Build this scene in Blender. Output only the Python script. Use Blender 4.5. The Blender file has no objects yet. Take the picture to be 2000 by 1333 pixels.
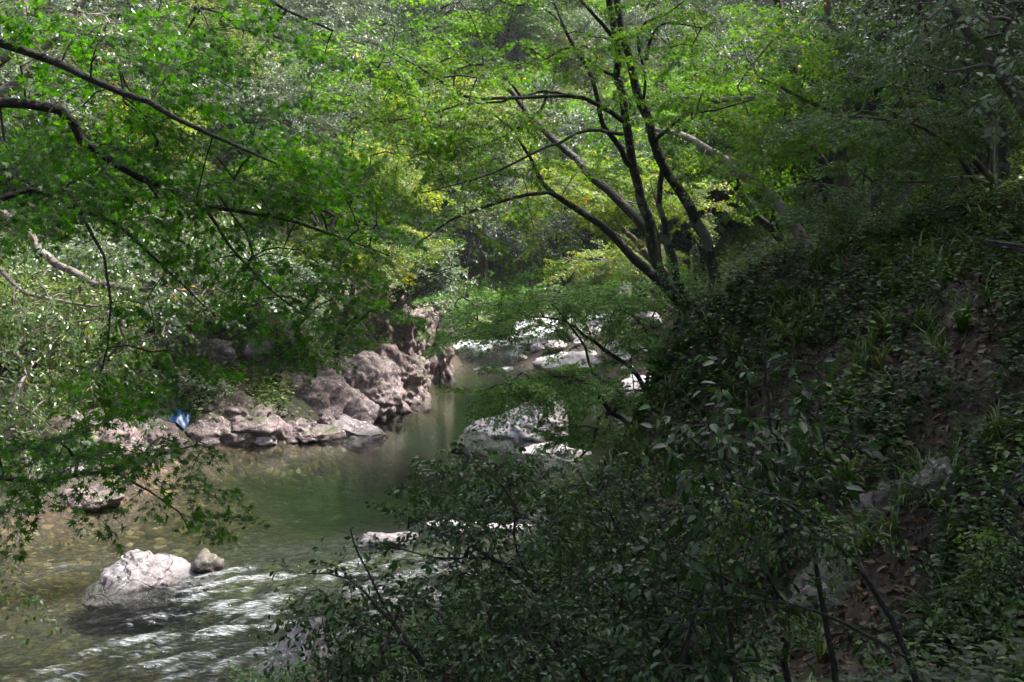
import bpy, math, random
import numpy as np
from mathutils import noise, Vector, Matrix
rad = math.radians
rng = np.random.default_rng(7)
random.seed(7)
sc = bpy.context.scene
C = sc.collection

# ------------------------------------------------------------------ camera, sky, sun, exposure
EYE = 6.0; FPX = 1881.0; PITCH = rad(6.4)
cam_d = bpy.data.cameras.new("camera"); cam = bpy.data.objects.new("camera", cam_d); C.objects.link(cam)
cam.location = (0, 0, EYE); cam.rotation_euler = (rad(90) - PITCH, 0, 0)
cam_d.sensor_width = 36; cam_d.lens = FPX * 36 / 2000; cam_d.clip_start = 0.05; cam_d.clip_end = 3000
sc.camera = cam
SUN_EL, SUN_AZ = rad(58), rad(72)          # azimuth measured from +Y towards +X
w = bpy.data.worlds.new("World"); sc.world = w; w.use_nodes = True
nt = w.node_tree; bg = nt.nodes['Background']
sky = nt.nodes.new('ShaderNodeTexSky'); sky.sky_type = 'NISHITA'; sky.sun_disc = False
sky.sun_elevation = SUN_EL; sky.sun_rotation = SUN_AZ; sky.dust_density = 6.0; sky.air_density = 1.0; sky.ozone_density = 1.0
hsv = nt.nodes.new('ShaderNodeHueSaturation'); hsv.inputs['Saturation'].default_value = 0.8   # thin cloud: paler than a clear sky
nt.links.new(sky.outputs[0], hsv.inputs['Color']); nt.links.new(hsv.outputs[0], bg.inputs[0]); bg.inputs[1].default_value = 0.10
sd = bpy.data.lights.new("sun", 'SUN'); sd.energy = 2.9; sd.angle = rad(8); sd.color = (1, 0.975, 0.94)
so = bpy.data.objects.new("sun", sd); C.objects.link(so)
sdir = Vector((math.sin(SUN_AZ) * math.cos(SUN_EL), math.cos(SUN_AZ) * math.cos(SUN_EL), math.sin(SUN_EL)))
so.rotation_euler = sdir.to_track_quat('Z', 'Y').to_euler(); so.location = (0, 0, 60)
sc.view_settings.view_transform = 'Standard'; sc.view_settings.look = 'None'
sc.view_settings.exposure = 2.38; sc.view_settings.gamma = 1.0
cy = sc.cycles
cy.max_bounces = 8; cy.diffuse_bounces = 2; cy.glossy_bounces = 3; cy.transmission_bounces = 4
cy.transparent_max_bounces = 8; cy.volume_bounces = 0; cy.caustics_reflective = False; cy.caustics_refractive = False
cy.sample_clamp_indirect = 6.0

# ------------------------------------------------------------------ helpers
def PX(px, py, d):
    """point seen at photo pixel (px,py), d metres ahead of the camera"""
    a = (px - 1000) / FPX; b = (666.5 - py) / FPX
    y = math.cos(PITCH) + b * math.sin(PITCH); z = -math.sin(PITCH) + b * math.cos(PITCH)
    k = d / y
    return np.array([a * k, d, EYE + z * k])

def project(p):
    p = np.asarray(p, float).reshape(-1, 3) - np.array([0, 0, EYE])
    cp, sp = math.cos(PITCH), math.sin(PITCH)
    z = p[:, 1] * cp - p[:, 2] * sp; u = p[:, 1] * sp + p[:, 2] * cp
    z = np.where(z < 0.1, 0.1, z)
    return 1000 + FPX * p[:, 0] / z, 666.5 - FPX * u / z, z

def tag(o, label=None, cat=None, group=None, kind=None):
    if label: o['label'] = label
    if cat: o['category'] = cat
    if group: o['group'] = group
    if kind: o['kind'] = kind
    return o

def empty(name, loc):
    o = bpy.data.objects.new(name, None); C.objects.link(o); o.location = loc; o.empty_display_size = 0.3
    return o

def make_mesh(name, V, faces, attr=None, smooth=False, attrs=None):
    V = np.asarray(V, np.float32).reshape(-1, 3)
    me = bpy.data.meshes.new(name)
    me.vertices.add(len(V)); me.vertices.foreach_set('co', V.ravel())
    li = []; tot = []
    for F in faces:
        F = np.asarray(F, np.int32)
        if len(F) == 0: continue
        li.append(F.ravel()); tot.append(np.full(len(F), F.shape[1], np.int32))
    li = np.concatenate(li); tot = np.concatenate(tot)
    st = np.concatenate([[0], np.cumsum(tot)[:-1]]).astype(np.int32)
    me.loops.add(len(li)); me.loops.foreach_set('vertex_index', li)
    me.polygons.add(len(tot)); me.polygons.foreach_set('loop_start', st); me.polygons.foreach_set('loop_total', tot)
    if smooth: me.polygons.foreach_set('use_smooth', np.ones(len(tot), bool))
    me.update(calc_edges=True)
    if attr is not None:
        a = me.attributes.new('v', 'FLOAT', 'POINT'); a.data.foreach_set('value', np.asarray(attr, np.float32))
    for k, arr in (attrs or {}).items():
        a = me.attributes.new(k, 'FLOAT', 'POINT'); a.data.foreach_set('value', np.asarray(arr, np.float32).ravel())
    return me

def mesh_obj(name, me, mat, parent=None, loc=None):
    o = bpy.data.objects.new(name, me); C.objects.link(o)
    if mat and not me.materials: me.materials.append(mat)
    if parent is not None:
        o.parent = parent
    if loc is not None: o.location = loc
    return o

def vnoise(P, scale, octv=4, seed=0.0):
    out = np.empty(len(P))
    off = Vector((seed * 13.1, seed * 7.7, seed * 3.3))
    for i, p in enumerate(P):
        out[i] = noise.fractal(Vector((p[0] * scale, p[1] * scale, p[2] * scale)) + off, 0.9, 2.1, octv)
    return out

# ------------------------------------------------------------------ materials
def new_mat(name):
    m = bpy.data.materials.new(name); m.use_nodes = True
    nt = m.node_tree; nt.nodes.clear()
    return m, nt, nt.nodes.new('ShaderNodeOutputMaterial')

def N(nt, t, **kw):
    n = nt.nodes.new(t)
    for k, v in kw.items():
        if k.startswith('i_'): n.inputs[k[2:].replace('_', ' ')].default_value = v
        else: setattr(n, k, v)
    return n

def ramp(nt, stops, src=None, interp='LINEAR'):
    r = nt.nodes.new('ShaderNodeValToRGB'); e = r.color_ramp.elements; r.color_ramp.interpolation = interp
    while len(e) < len(stops): e.new(0.5)
    for el, (p, c) in zip(e, stops):
        el.position = p; el.color = (*c, 1) if len(c) == 3 else c
    if src: nt.links.new(src, r.inputs[0])
    return r

def leaf_mat(name, stops, trans=0.45, rough=0.42, tgain=(1.5, 1.5, 0.6), vary=0.25, spec=0.5):
    m, nt, out = new_mat(name); L = nt.links.new
    at = N(nt, 'ShaderNodeAttribute', attribute_name='v')
    oi = N(nt, 'ShaderNodeObjectInfo')
    r = ramp(nt, stops, at.outputs['Fac'])
    hs = N(nt, 'ShaderNodeHueSaturation')
    mr = N(nt, 'ShaderNodeMapRange'); L(oi.outputs['Random'], mr.inputs['Value'])
    mr.inputs['To Min'].default_value = 1 - vary; mr.inputs['To Max'].default_value = 1 + vary
    L(r.outputs[0], hs.inputs['Color']); L(mr.outputs[0], hs.inputs['Value'])
    p = N(nt, 'ShaderNodeBsdfPrincipled'); p.inputs['Roughness'].default_value = rough
    p.inputs['Specular IOR Level'].default_value = spec
    L(hs.outputs[0], p.inputs['Base Color'])
    tr = N(nt, 'ShaderNodeBsdfTranslucent')
    mul = N(nt, 'ShaderNodeVectorMath', operation='MULTIPLY'); L(hs.outputs[0], mul.inputs[0]); mul.inputs[1].default_value = tgain
    L(mul.outputs[0], tr.inputs['Color'])
    mx = N(nt, 'ShaderNodeMixShader'); mx.inputs[0].default_value = trans
    L(p.outputs[0], mx.inputs[1]); L(tr.outputs[0], mx.inputs[2]); L(mx.outputs[0], out.inputs['Surface'])
    return m

def bark_mat(name, c1, c2, c3, scale=6.0, lichen=0.62):
    m, nt, out = new_mat(name); L = nt.links.new
    tc = N(nt, 'ShaderNodeTexCoord')
    n1 = N(nt, 'ShaderNodeTexNoise'); n1.inputs['Scale'].default_value = scale; n1.inputs['Detail'].default_value = 8
    L(tc.outputs['Object'], n1.inputs['Vector'])
    r1 = ramp(nt, [(0.3, c1), (0.62, c2)], n1.outputs['Fac'])
    n2 = N(nt, 'ShaderNodeTexNoise'); n2.inputs['Scale'].default_value = scale * 0.55; n2.inputs['Detail'].default_value = 5
    L(tc.outputs['Object'], n2.inputs['Vector'])
    r2 = ramp(nt, [(lichen, (0, 0, 0)), (lichen + 0.04, (1, 1, 1))], n2.outputs['Fac'])
    mx = N(nt, 'ShaderNodeMix', data_type='RGBA'); L(r2.outputs[0], mx.inputs[0]); L(r1.outputs[0], mx.inputs[6]); mx.inputs[7].default_value = (*c3, 1)
    p = N(nt, 'ShaderNodeBsdfPrincipled'); p.inputs['Roughness'].default_value = 0.9
    L(mx.outputs[2], p.inputs['Base Color'])
    bp = N(nt, 'ShaderNodeBump'); bp.inputs['Strength'].default_value = 0.9; bp.inputs['Distance'].default_value = 0.04
    n3 = N(nt, 'ShaderNodeTexNoise'); n3.inputs['Scale'].default_value = scale * 4; n3.inputs['Detail'].default_value = 6
    L(tc.outputs['Object'], n3.inputs['Vector'])
    L(n3.outputs['Fac'], bp.inputs['Height']); L(bp.outputs[0], p.inputs['Normal']); L(p.outputs[0], out.inputs['Surface'])
    return m

def rock_mat(name, base, warm, dark, lich, moss=None, crack=1.6, stain=0.55):
    m, nt, out = new_mat(name); L = nt.links.new
    tc = N(nt, 'ShaderNodeTexCoord')
    def noi(s, d=8, rough=0.6):
        n = N(nt, 'ShaderNodeTexNoise'); n.inputs['Scale'].default_value = s; n.inputs['Detail'].default_value = d
        n.inputs['Roughness'].default_value = rough; L(tc.outputs['Object'], n.inputs['Vector']); return n
    a = noi(0.9); b = noi(5.0, 10, 0.7)
    r1 = ramp(nt, [(0.38, base), (0.62, warm)], a.outputs['Fac'])
    r2 = ramp(nt, [(0.42, (1, 1, 1)), (0.42 + 0.2, (0, 0, 0))], b.outputs['Fac'])
    m1 = N(nt, 'ShaderNodeMix', data_type='RGBA'); L(r1.outputs[0], m1.inputs[6]); m1.inputs[7].default_value = (*dark, 1)
    s = N(nt, 'ShaderNodeMath', operation='MULTIPLY'); L(r2.outputs[0], s.inputs[0]); s.inputs[1].default_value = stain; L(s.outputs[0], m1.inputs[0])
    c = noi(11.0, 6, 0.65)
    r3 = ramp(nt, [(0.58, (0, 0, 0)), (0.64, (1, 1, 1))], c.outputs['Fac'])
    m2 = N(nt, 'ShaderNodeMix', data_type='RGBA'); L(r3.outputs[0], m2.inputs[0]); L(m1.outputs[2], m2.inputs[6]); m2.inputs[7].default_value = (*lich, 1)
    # cracks
    mp = N(nt, 'ShaderNodeMapping'); mp.inputs['Rotation'].default_value = (0.4, 0.9, 0.3); mp.inputs['Scale'].default_value = (1, 0.6, 1.5)
    wn = noi(2.0, 5); ad = N(nt, 'ShaderNodeMixRGB', blend_type='ADD'); ad.inputs[0].default_value = 0.35
    L(tc.outputs['Object'], ad.inputs[1]); L(wn.outputs['Color'], ad.inputs[2]); L(ad.outputs[0], mp.inputs['Vector'])
    vo = N(nt, 'ShaderNodeTexVoronoi', feature='DISTANCE_TO_EDGE'); vo.inputs['Scale'].default_value = crack; L(mp.outputs[0], vo.inputs['Vector'])
    r4 = ramp(nt, [(0.0, (1, 1, 1)), (0.022, (0, 0, 0))], vo.outputs['Distance'])
    mk = N(nt, 'ShaderNodeMath', operation='MULTIPLY'); L(r4.outputs[0], mk.inputs[0]); L(a.outputs['Fac'], mk.inputs[1])
    m3 = N(nt, 'ShaderNodeMix', data_type='RGBA'); L(mk.outputs[0], m3.inputs[0]); L(m2.outputs[2], m3.inputs[6]); m3.inputs[7].default_value = tuple(x * 0.3 for x in dark) + (1,)
    col = m3.outputs[2]
    if moss:
        d = noi(1.7, 8, 0.65)
        geo = N(nt, 'ShaderNodeNewGeometry'); sx = N(nt, 'ShaderNodeSeparateXYZ'); L(geo.outputs['Normal'], sx.inputs[0])
        sm = N(nt, 'ShaderNodeMath', operation='MULTIPLY_ADD'); L(sx.outputs['Z'], sm.inputs[0]); sm.inputs[1].default_value = 0.25; L(d.outputs['Fac'], sm.inputs[2])
        r5 = ramp(nt, [(moss[1], (0, 0, 0)), (moss[1] + 0.08, (1, 1, 1))], sm.outputs[0])
        m4 = N(nt, 'ShaderNodeMix', data_type='RGBA'); L(r5.outputs[0], m4.inputs[0]); L(col, m4.inputs[6]); m4.inputs[7].default_value = (*moss[0], 1)
        col = m4.outputs[2]
    # waterline: rock surface below 8 cm is dark and wet (a real tide mark)
    geo2 = N(nt, 'ShaderNodeNewGeometry'); sz = N(nt, 'ShaderNodeSeparateXYZ'); L(geo2.outputs['Position'], sz.inputs[0])
    wr = N(nt, 'ShaderNodeMapRange'); L(sz.outputs['Z'], wr.inputs['Value'])
    wr.inputs['From Min'].default_value = 0.02; wr.inputs['From Max'].default_value = 0.14
    wr.inputs['To Min'].default_value = 0.45; wr.inputs['To Max'].default_value = 1.0
    vm = N(nt, 'ShaderNodeVectorMath', operation='SCALE'); L(col, vm.inputs[0]); L(wr.outputs[0], vm.inputs['Scale'])
    p = N(nt, 'ShaderNodeBsdfPrincipled'); p.inputs['Roughness'].default_value = 0.75; L(vm.outputs[0], p.inputs['Base Color'])
    bp = N(nt, 'ShaderNodeBump'); bp.inputs['Strength'].default_value = 0.9; bp.inputs['Distance'].default_value = 0.05
    h = N(nt, 'ShaderNodeMath', operation='MULTIPLY_ADD'); L(r4.outputs[0], h.inputs[0]); h.inputs[1].default_value = -0.5; L(b.outputs['Fac'], h.inputs[2])
    L(h.outputs[0], bp.inputs['Height']); L(bp.outputs[0], p.inputs['Normal']); L(p.outputs[0], out.inputs['Surface'])
    return m

M = {}
G1, G2, G3 = (0.022, 0.075, 0.010), (0.04, 0.125, 0.014), (0.075, 0.18, 0.02)
M['maple_near'] = leaf_mat('maple leaves saturated green', [(0, (0.02, 0.06, 0.003)), (0.5, (0.038, 0.10, 0.004)), (0.9, (0.07, 0.16, 0.007)), (0.975, (0.09, 0.19, 0.015)), (0.985, (0.4, 0.13, 0.01))], 0.62, 0.45, (1.4, 1.9, 0.5), vary=0.1)
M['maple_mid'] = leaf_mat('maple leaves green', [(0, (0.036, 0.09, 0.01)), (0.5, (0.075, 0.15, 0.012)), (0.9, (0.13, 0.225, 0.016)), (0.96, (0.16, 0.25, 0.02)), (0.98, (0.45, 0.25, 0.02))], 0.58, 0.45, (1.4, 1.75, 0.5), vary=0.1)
M['maple_yellow'] = leaf_mat('maple leaves yellow green', [(0, (0.07, 0.14, 0.015)), (0.5, (0.11, 0.195, 0.02)), (0.78, (0.18, 0.26, 0.03)), (0.87, (0.30, 0.30, 0.03)), (1, (0.55, 0.22, 0.02))], 0.5, 0.45, vary=0.12)
M['maple_low'] = leaf_mat('maple leaves pale green brightened', [(0, (0.07, 0.15, 0.035)), (0.5, (0.13, 0.25, 0.055)), (1, (0.2, 0.34, 0.09))], 0.45, 0.42, (1.3, 1.6, 0.6), vary=0.1)  # pale green, colour raised further to make up for missing light
M['maple_dark'] = leaf_mat('maple leaves deep green', [(0, (0.026, 0.07, 0.014)), (0.6, (0.045, 0.112, 0.022)), (1, (0.08, 0.17, 0.03))], 0.45, 0.45, vary=0.15)
M['pale'] = leaf_mat('pale glossy leaves', [(0, (0.045, 0.095, 0.025)), (0.5, (0.075, 0.145, 0.033)), (0.9, (0.12, 0.21, 0.05)), (0.97, (0.5, 0.28, 0.04))], 0.38, 0.25, vary=0.1, spec=0.8)
M['evergreen'] = leaf_mat('grey green evergreen leaves', [(0, (0.06, 0.09, 0.05)), (0.6, (0.11, 0.155, 0.09)), (1, (0.18, 0.23, 0.14))], 0.25, 0.45, (1.2, 1.3, 0.7), vary=0.25, spec=0.5)
M['olive'] = leaf_mat('olive leaves', [(0, (0.06, 0.11, 0.025)), (0.6, (0.12, 0.18, 0.04)), (0.93, (0.2, 0.25, 0.06)), (1, (0.35, 0.24, 0.07))], 0.35, 0.4, vary=0.25)
M['forest'] = leaf_mat('forest leaves darkened for shade', [(0, (0.010, 0.022, 0.009)), (0.6, (0.022, 0.042, 0.018)), (1, (0.05, 0.08, 0.035))], 0.2, 0.4, (1.2, 1.3, 0.7), vary=0.3)  # leaf colour taken near black to stand in for shade on the right slope
M['shrub'] = leaf_mat('dark glossy shrub leaves', [(0, (0.012, 0.032, 0.009)), (0.6, (0.024, 0.058, 0.015)), (1, (0.05, 0.1, 0.025))], 0.25, 0.36, (1.4, 1.6, 0.6), vary=0.1, spec=0.35)
M['herb'] = leaf_mat('low herb leaves', [(0, (0.010, 0.032, 0.006)), (0.6, (0.028, 0.072, 0.012)), (0.95, (0.11, 0.2, 0.035)), (1, (0.2, 0.22, 0.05))], 0.4, 0.42, vary=0.1)
M['grass'] = leaf_mat('grass blades', [(0, (0.04, 0.08, 0.02)), (0.7, (0.08, 0.14, 0.035)), (1, (0.2, 0.2, 0.08))], 0.35, 0.45, vary=0.1)
M['litter'] = leaf_mat('fallen leaves', [(0, (0.015, 0.010, 0.008)), (0.45, (0.075, 0.045, 0.035)), (0.85, (0.26, 0.165, 0.135)), (1, (0.35, 0.16, 0.05))], 0.15, 0.7, (1.2, 1, 0.7), vary=0.1, spec=0.3)
M['bark_dark'] = bark_mat('dark bark', (0.010, 0.008, 0.007), (0.034, 0.027, 0.023), (0.11, 0.11, 0.095), 9, 0.57)
M['bark_pale'] = bark_mat('pale bark', (0.10, 0.075, 0.065), (0.2, 0.165, 0.15), (0.3, 0.28, 0.26), 5)
M['bark_moss'] = bark_mat('mossy bark', (0.045, 0.035, 0.028), (0.13, 0.11, 0.09), (0.06, 0.09, 0.02), 4, 0.56)
M['bark_black'] = bark_mat('twig bark', (0.012, 0.01, 0.009), (0.03, 0.025, 0.022), (0.06, 0.055, 0.05), 7, 0.7)
M['rock_pale'] = rock_mat('pale river rock', (0.58, 0.54, 0.555), (0.48, 0.41, 0.41), (0.2, 0.16, 0.15), (0.68, 0.66, 0.66), stain=0.4)
M['rock_grey'] = rock_mat('grey boulder', (0.235, 0.21, 0.22), (0.175, 0.15, 0.152), (0.08, 0.065, 0.06), (0.5, 0.47, 0.47), moss=((0.06, 0.07, 0.025), 0.83), stain=0.65)
M['rock_pink'] = rock_mat('pink bank rock', (0.155, 0.115, 0.115), (0.205, 0.145, 0.138), (0.045, 0.034, 0.032), (0.34, 0.31, 0.305), moss=((0.05, 0.06, 0.025), 0.77), stain=0.7)
M['rock_cliff'] = rock_mat('purple brown cliff', (0.17, 0.12, 0.115), (0.25, 0.18, 0.17), (0.05, 0.035, 0.035), (0.33, 0.29, 0.28), moss=((0.06, 0.075, 0.025), 0.7), stain=0.75)
M['rock_moss'] = rock_mat('mossy boulder rock', (0.16, 0.15, 0.13), (0.22, 0.2, 0.18), (0.05, 0.045, 0.04), (0.3, 0.29, 0.27), moss=((0.06, 0.085, 0.014), 0.5), stain=0.7)
M['rock_bank'] = rock_mat('dark grey bank rock', (0.12, 0.10, 0.09), (0.18, 0.15, 0.135), (0.06, 0.045, 0.04), (0.36, 0.34, 0.32), moss=((0.05, 0.06, 0.02), 0.66), stain=0.7)

# ------------------------------------------------------------------ terrain
LS = [(-34, 6), (-24, 12.5), (-16, 16.5), (-10.3, 19.3), (-9.2, 20.6), (-8.7, 23.8), (-8.2, 26.4), (-5.8, 27.4), (-4.9, 29.5), (-4.7, 32.7), (-3.5, 33.9),
      (-3.6, 38.9), (-2.8, 41.0), (-3.3, 48), (-2.6, 52.5), (0, 57.5), (3.5, 61.5), (9, 66), (16, 72), (26, 80)]
RS = [(-24, -5), (-14, 2), (-8, 6.8), (-4.6, 10.6), (-2.8, 12.8), (-0.9, 15), (0.6, 17.3), (1.6, 19.6), (2.8, 21.6), (3.3, 23.8), (3.6, 27), (3.9, 31), (3.6, 36), (2.2, 40),
      (0.5, 43), (0.4, 46), (1.8, 50), (4.5, 54), (9, 58.5), (16, 64), (28, 72)]
poly = np.array(LS + RS[::-1], float)
def sdist(x, y):
    """signed distance to the river outline, negative over the water"""
    x = np.asarray(x, float); y = np.asarray(y, float)
    best = np.full(x.shape, 1e9); ins = np.zeros(x.shape, bool)
    for i in range(len(poly)):
        a = poly[i]; b = poly[(i + 1) % len(poly)]; e = b - a
        t = np.clip(((x - a[0]) * e[0] + (y - a[1]) * e[1]) / (e @ e), 0, 1)
        best = np.minimum(best, np.hypot(x - a[0] - t * e[0], y - a[1] - t * e[1]))
        c = (a[1] > y) != (b[1] > y)
        with np.errstate(divide='ignore', invalid='ignore'):
            xi = a[0] + (y - a[1]) / (b[1] - a[1] + 1e-12) * e[0]
        ins ^= c & (x < xi)
    return np.where(ins, -best, best)

CP = []
def cp(*rows): CP.extend([tuple(map(float, r)) for r in rows])
def cpx(*rows): CP.extend([tuple(PX(*r)) for r in rows])
def wl(y): return 1.0 * float(np.clip((y - 43) / 18, 0, 1.3))   # water level upstream of the rapid
for S, rise in ((LS, 1.0), (RS, 0.55)):
    for i, p in enumerate(S):
        a = np.array(S[max(i - 1, 0)]); b = np.array(S[min(i + 1, len(S) - 1)]); t = (b - a) / np.linalg.norm(b - a)
        n = np.array([-t[1], t[0]]) if S is LS else np.array([t[1], -t[0]])
        lv = wl(p[1])
        cp((p[0], p[1], lv)); q = np.array(p) + n * 1.1; cp((q[0], q[1], lv + rise))
        q = np.array(p) - n * 1.0; cp((q[0], q[1], lv - (0.75 if 26 < p[1] < 50 else 0.3)))
cp((-1.5, 30, -1.5), (-3, 26.5, -1.3), (0.5, 33, -1.4), (-0.8, 37, -1.5), (-0.8, 42, -1.0), (0.8, 25, -1.0), (-2, 22, -0.9), (-6.5, 21, -0.55), (-9, 17.5, -0.35),
   (-4, 18, -0.7), (-3.5, 15, -0.7), (-7, 14, -0.6), (-7, 11, -0.6), (-14, 10, -0.6), (-20, 5, -0.7), (-12, 15, -0.45), (-1.2, 48, -0.1), (1, 52, 0.2))
# left bank and hillside
cp((-7, 31, 2.3), (-6.3, 36, 3.2), (-6, 43, 3.6), (-6, 50, 3.6), (-10, 28, 2.0), (-12, 24, 2.2), (-13, 21, 2.5), (-20, 19, 4), (-30, 17, 7), (-14, 30, 5.5), (-12, 40, 8), (-12, 52, 9),
   (-25, 30, 14), (-25, 45, 18), (-40, 25, 24), (-45, 50, 35), (-70, 40, 55), (-30, 75, 28), (-60, 90, 60), (-10, 62, 8), (-8, 75, 17), (-15, 95, 32), (-120, 60, 100), (-40, 140, 78), (-110, 160, 125),
   (3, 70, 7), (6, 80, 15), (2, 100, 28), (5, 130, 45), (0, 180, 72), (20, 90, 17), (30, 120, 24), (25, 160, 40), (30, 220, 75), (10, 300, 120), (-60, 300, 160), (-300, 100, 230), (-200, 380, 260), (40, 400, 140), (200, 400, 190))
# right bank, seen pixels first
cpx((1335, 610, 15), (1500, 530, 14), (1700, 478, 13), (2000, 485, 11.5), (1420, 640, 13.5), (1500, 720, 12), (1700, 700, 10.6), (1900, 700, 9.2), (1980, 620, 9.5),
    (1850, 900, 8.2), (1650, 860, 9.6), (1450, 900, 12), (1990, 950, 7.4), (1600, 1190, 8.4), (1880, 1230, 7), (1400, 1230, 9), (1200, 1340, 8.4), (2000, 1333, 6.2), (1350, 1050, 11), (1330, 900, 15.5), (2100, 800, 8))
cp((0.2, 9.5, 1.7), (-1.6, 10.5, 1.0), (0, 0, 4.4), (0, -6, 4.6), (0, 2.2, 4.0), (0, 4.5, 2.9), (-3, 3, 3.2), (-3, 6.5, 1.6), (-7, 2.5, 2.0), (-12, -6, 3), (2.6, 3, 4.2), (4.5, 3.5, 5), (6.5, 3, 6.3),
   (6.5, 11, 6.1), (7.5, 15, 6.1), (5, 18, 5.3), (4.6, 22, 3.2), (6, 27, 2.4), (7, 34, 2.2), (6, 42, 1.5), (7, 48, 2.2), (12, 54, 5), (11, 20, 6.5), (10, 9, 7.6), (14, 14, 9), (14, 27, 7.2), (15, 38, 9), (20, 20, 16), (25, 35, 19), (22, 55, 14),
   (35, 20, 30), (45, 45, 36), (40, 70, 28), (70, 60, 58), (60, 110, 50), (90, 20, 75), (110, 120, 85), (250, 80, 180), (20, 0, 15), (50, -20, 40), (-30, -20, 12), (0, -40, 14), (150, 220, 120))
CP = np.array(CP)
_d = np.linalg.norm(CP[:, None, :2] - CP[None, :, :2], axis=2); np.fill_diagonal(_d, 0)
_A = np.vstack([np.hstack([_d + np.eye(len(CP)) * -0.02, np.ones((len(CP), 1)), CP[:, :2]]), np.hstack([np.ones((1, len(CP))), np.zeros((1, 3))]), np.hstack([CP[:, :2].T, np.zeros((2, 3))])])
_w = np.linalg.solve(_A, np.concatenate([CP[:, 2], [0, 0, 0]]))
def ground0(x, y):
    x = np.atleast_1d(np.asarray(x, float)); y = np.atleast_1d(np.asarray(y, float))
    s = x.shape; x = x.ravel(); y = y.ravel(); z = np.empty(len(x))
    for i in range(0, len(x), 20000):
        xx = x[i:i + 20000]; yy = y[i:i + 20000]
        z[i:i + 20000] = np.hypot(xx[:, None] - CP[:, 0], yy[:, None] - CP[:, 1]) @ _w[:-3] + _w[-3] + _w[-2] * xx + _w[-1] * yy
    return z.reshape(s)
def spread(lo, hi, c0, c1, fine, grow):
    v = list(np.arange(c0, c1, fine)); s = fine
    while v[-1] < hi: s *= grow; v.append(v[-1] + s)
    s = fine
    while v[0] > lo: s *= grow; v.insert(0, v[0] - s)
    return np.array(v)
gx = spread(-320, 320, -12, 9, 0.16, 1.07); gy = spread(-60, 420, 4, 34, 0.17, 1.05)
GX, GY = np.meshgrid(gx, gy)
GZ = ground0(GX, GY)
sdg = sdist(GX, GY)
nz = vnoise(np.stack([GX.ravel(), GY.ravel(), np.zeros(GX.size)], 1), 0.55, 5, 1).reshape(GX.shape)
nz2 = vnoise(np.stack([GX.ravel(), GY.ravel(), np.zeros(GX.size)], 1), 2.6, 3, 2).reshape(GX.shape)
amp = np.clip(sdg / 2.0, 0.06, 1.0)
GZ = GZ + nz * 0.38 * amp + nz2 * 0.10 * np.clip(amp, 0.25, 1)
def ground(x, y):
    """height of the terrain mesh"""
    x = np.atleast_1d(np.asarray(x, float)); y = np.atleast_1d(np.asarray(y, float))
    i = np.clip(np.searchsorted(gx, x) - 1, 0, len(gx) - 2); j = np.clip(np.searchsorted(gy, y) - 1, 0, len(gy) - 2)
    u = np.clip((x - gx[i]) / (gx[i + 1] - gx[i]), 0, 1); v = np.clip((y - gy[j]) / (gy[j + 1] - gy[j]), 0, 1)
    return (GZ[j, i] * (1 - u) + GZ[j, i + 1] * u) * (1 - v) + (GZ[j + 1, i] * (1 - u) + GZ[j + 1, i + 1] * u) * v
def grid_faces(nx, ny):
    idx = np.arange(nx * ny).reshape(ny, nx)
    return np.stack([idx[:-1, :-1], idx[:-1, 1:], idx[1:, 1:], idx[1:, :-1]], -1).reshape(-1, 4)

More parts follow.
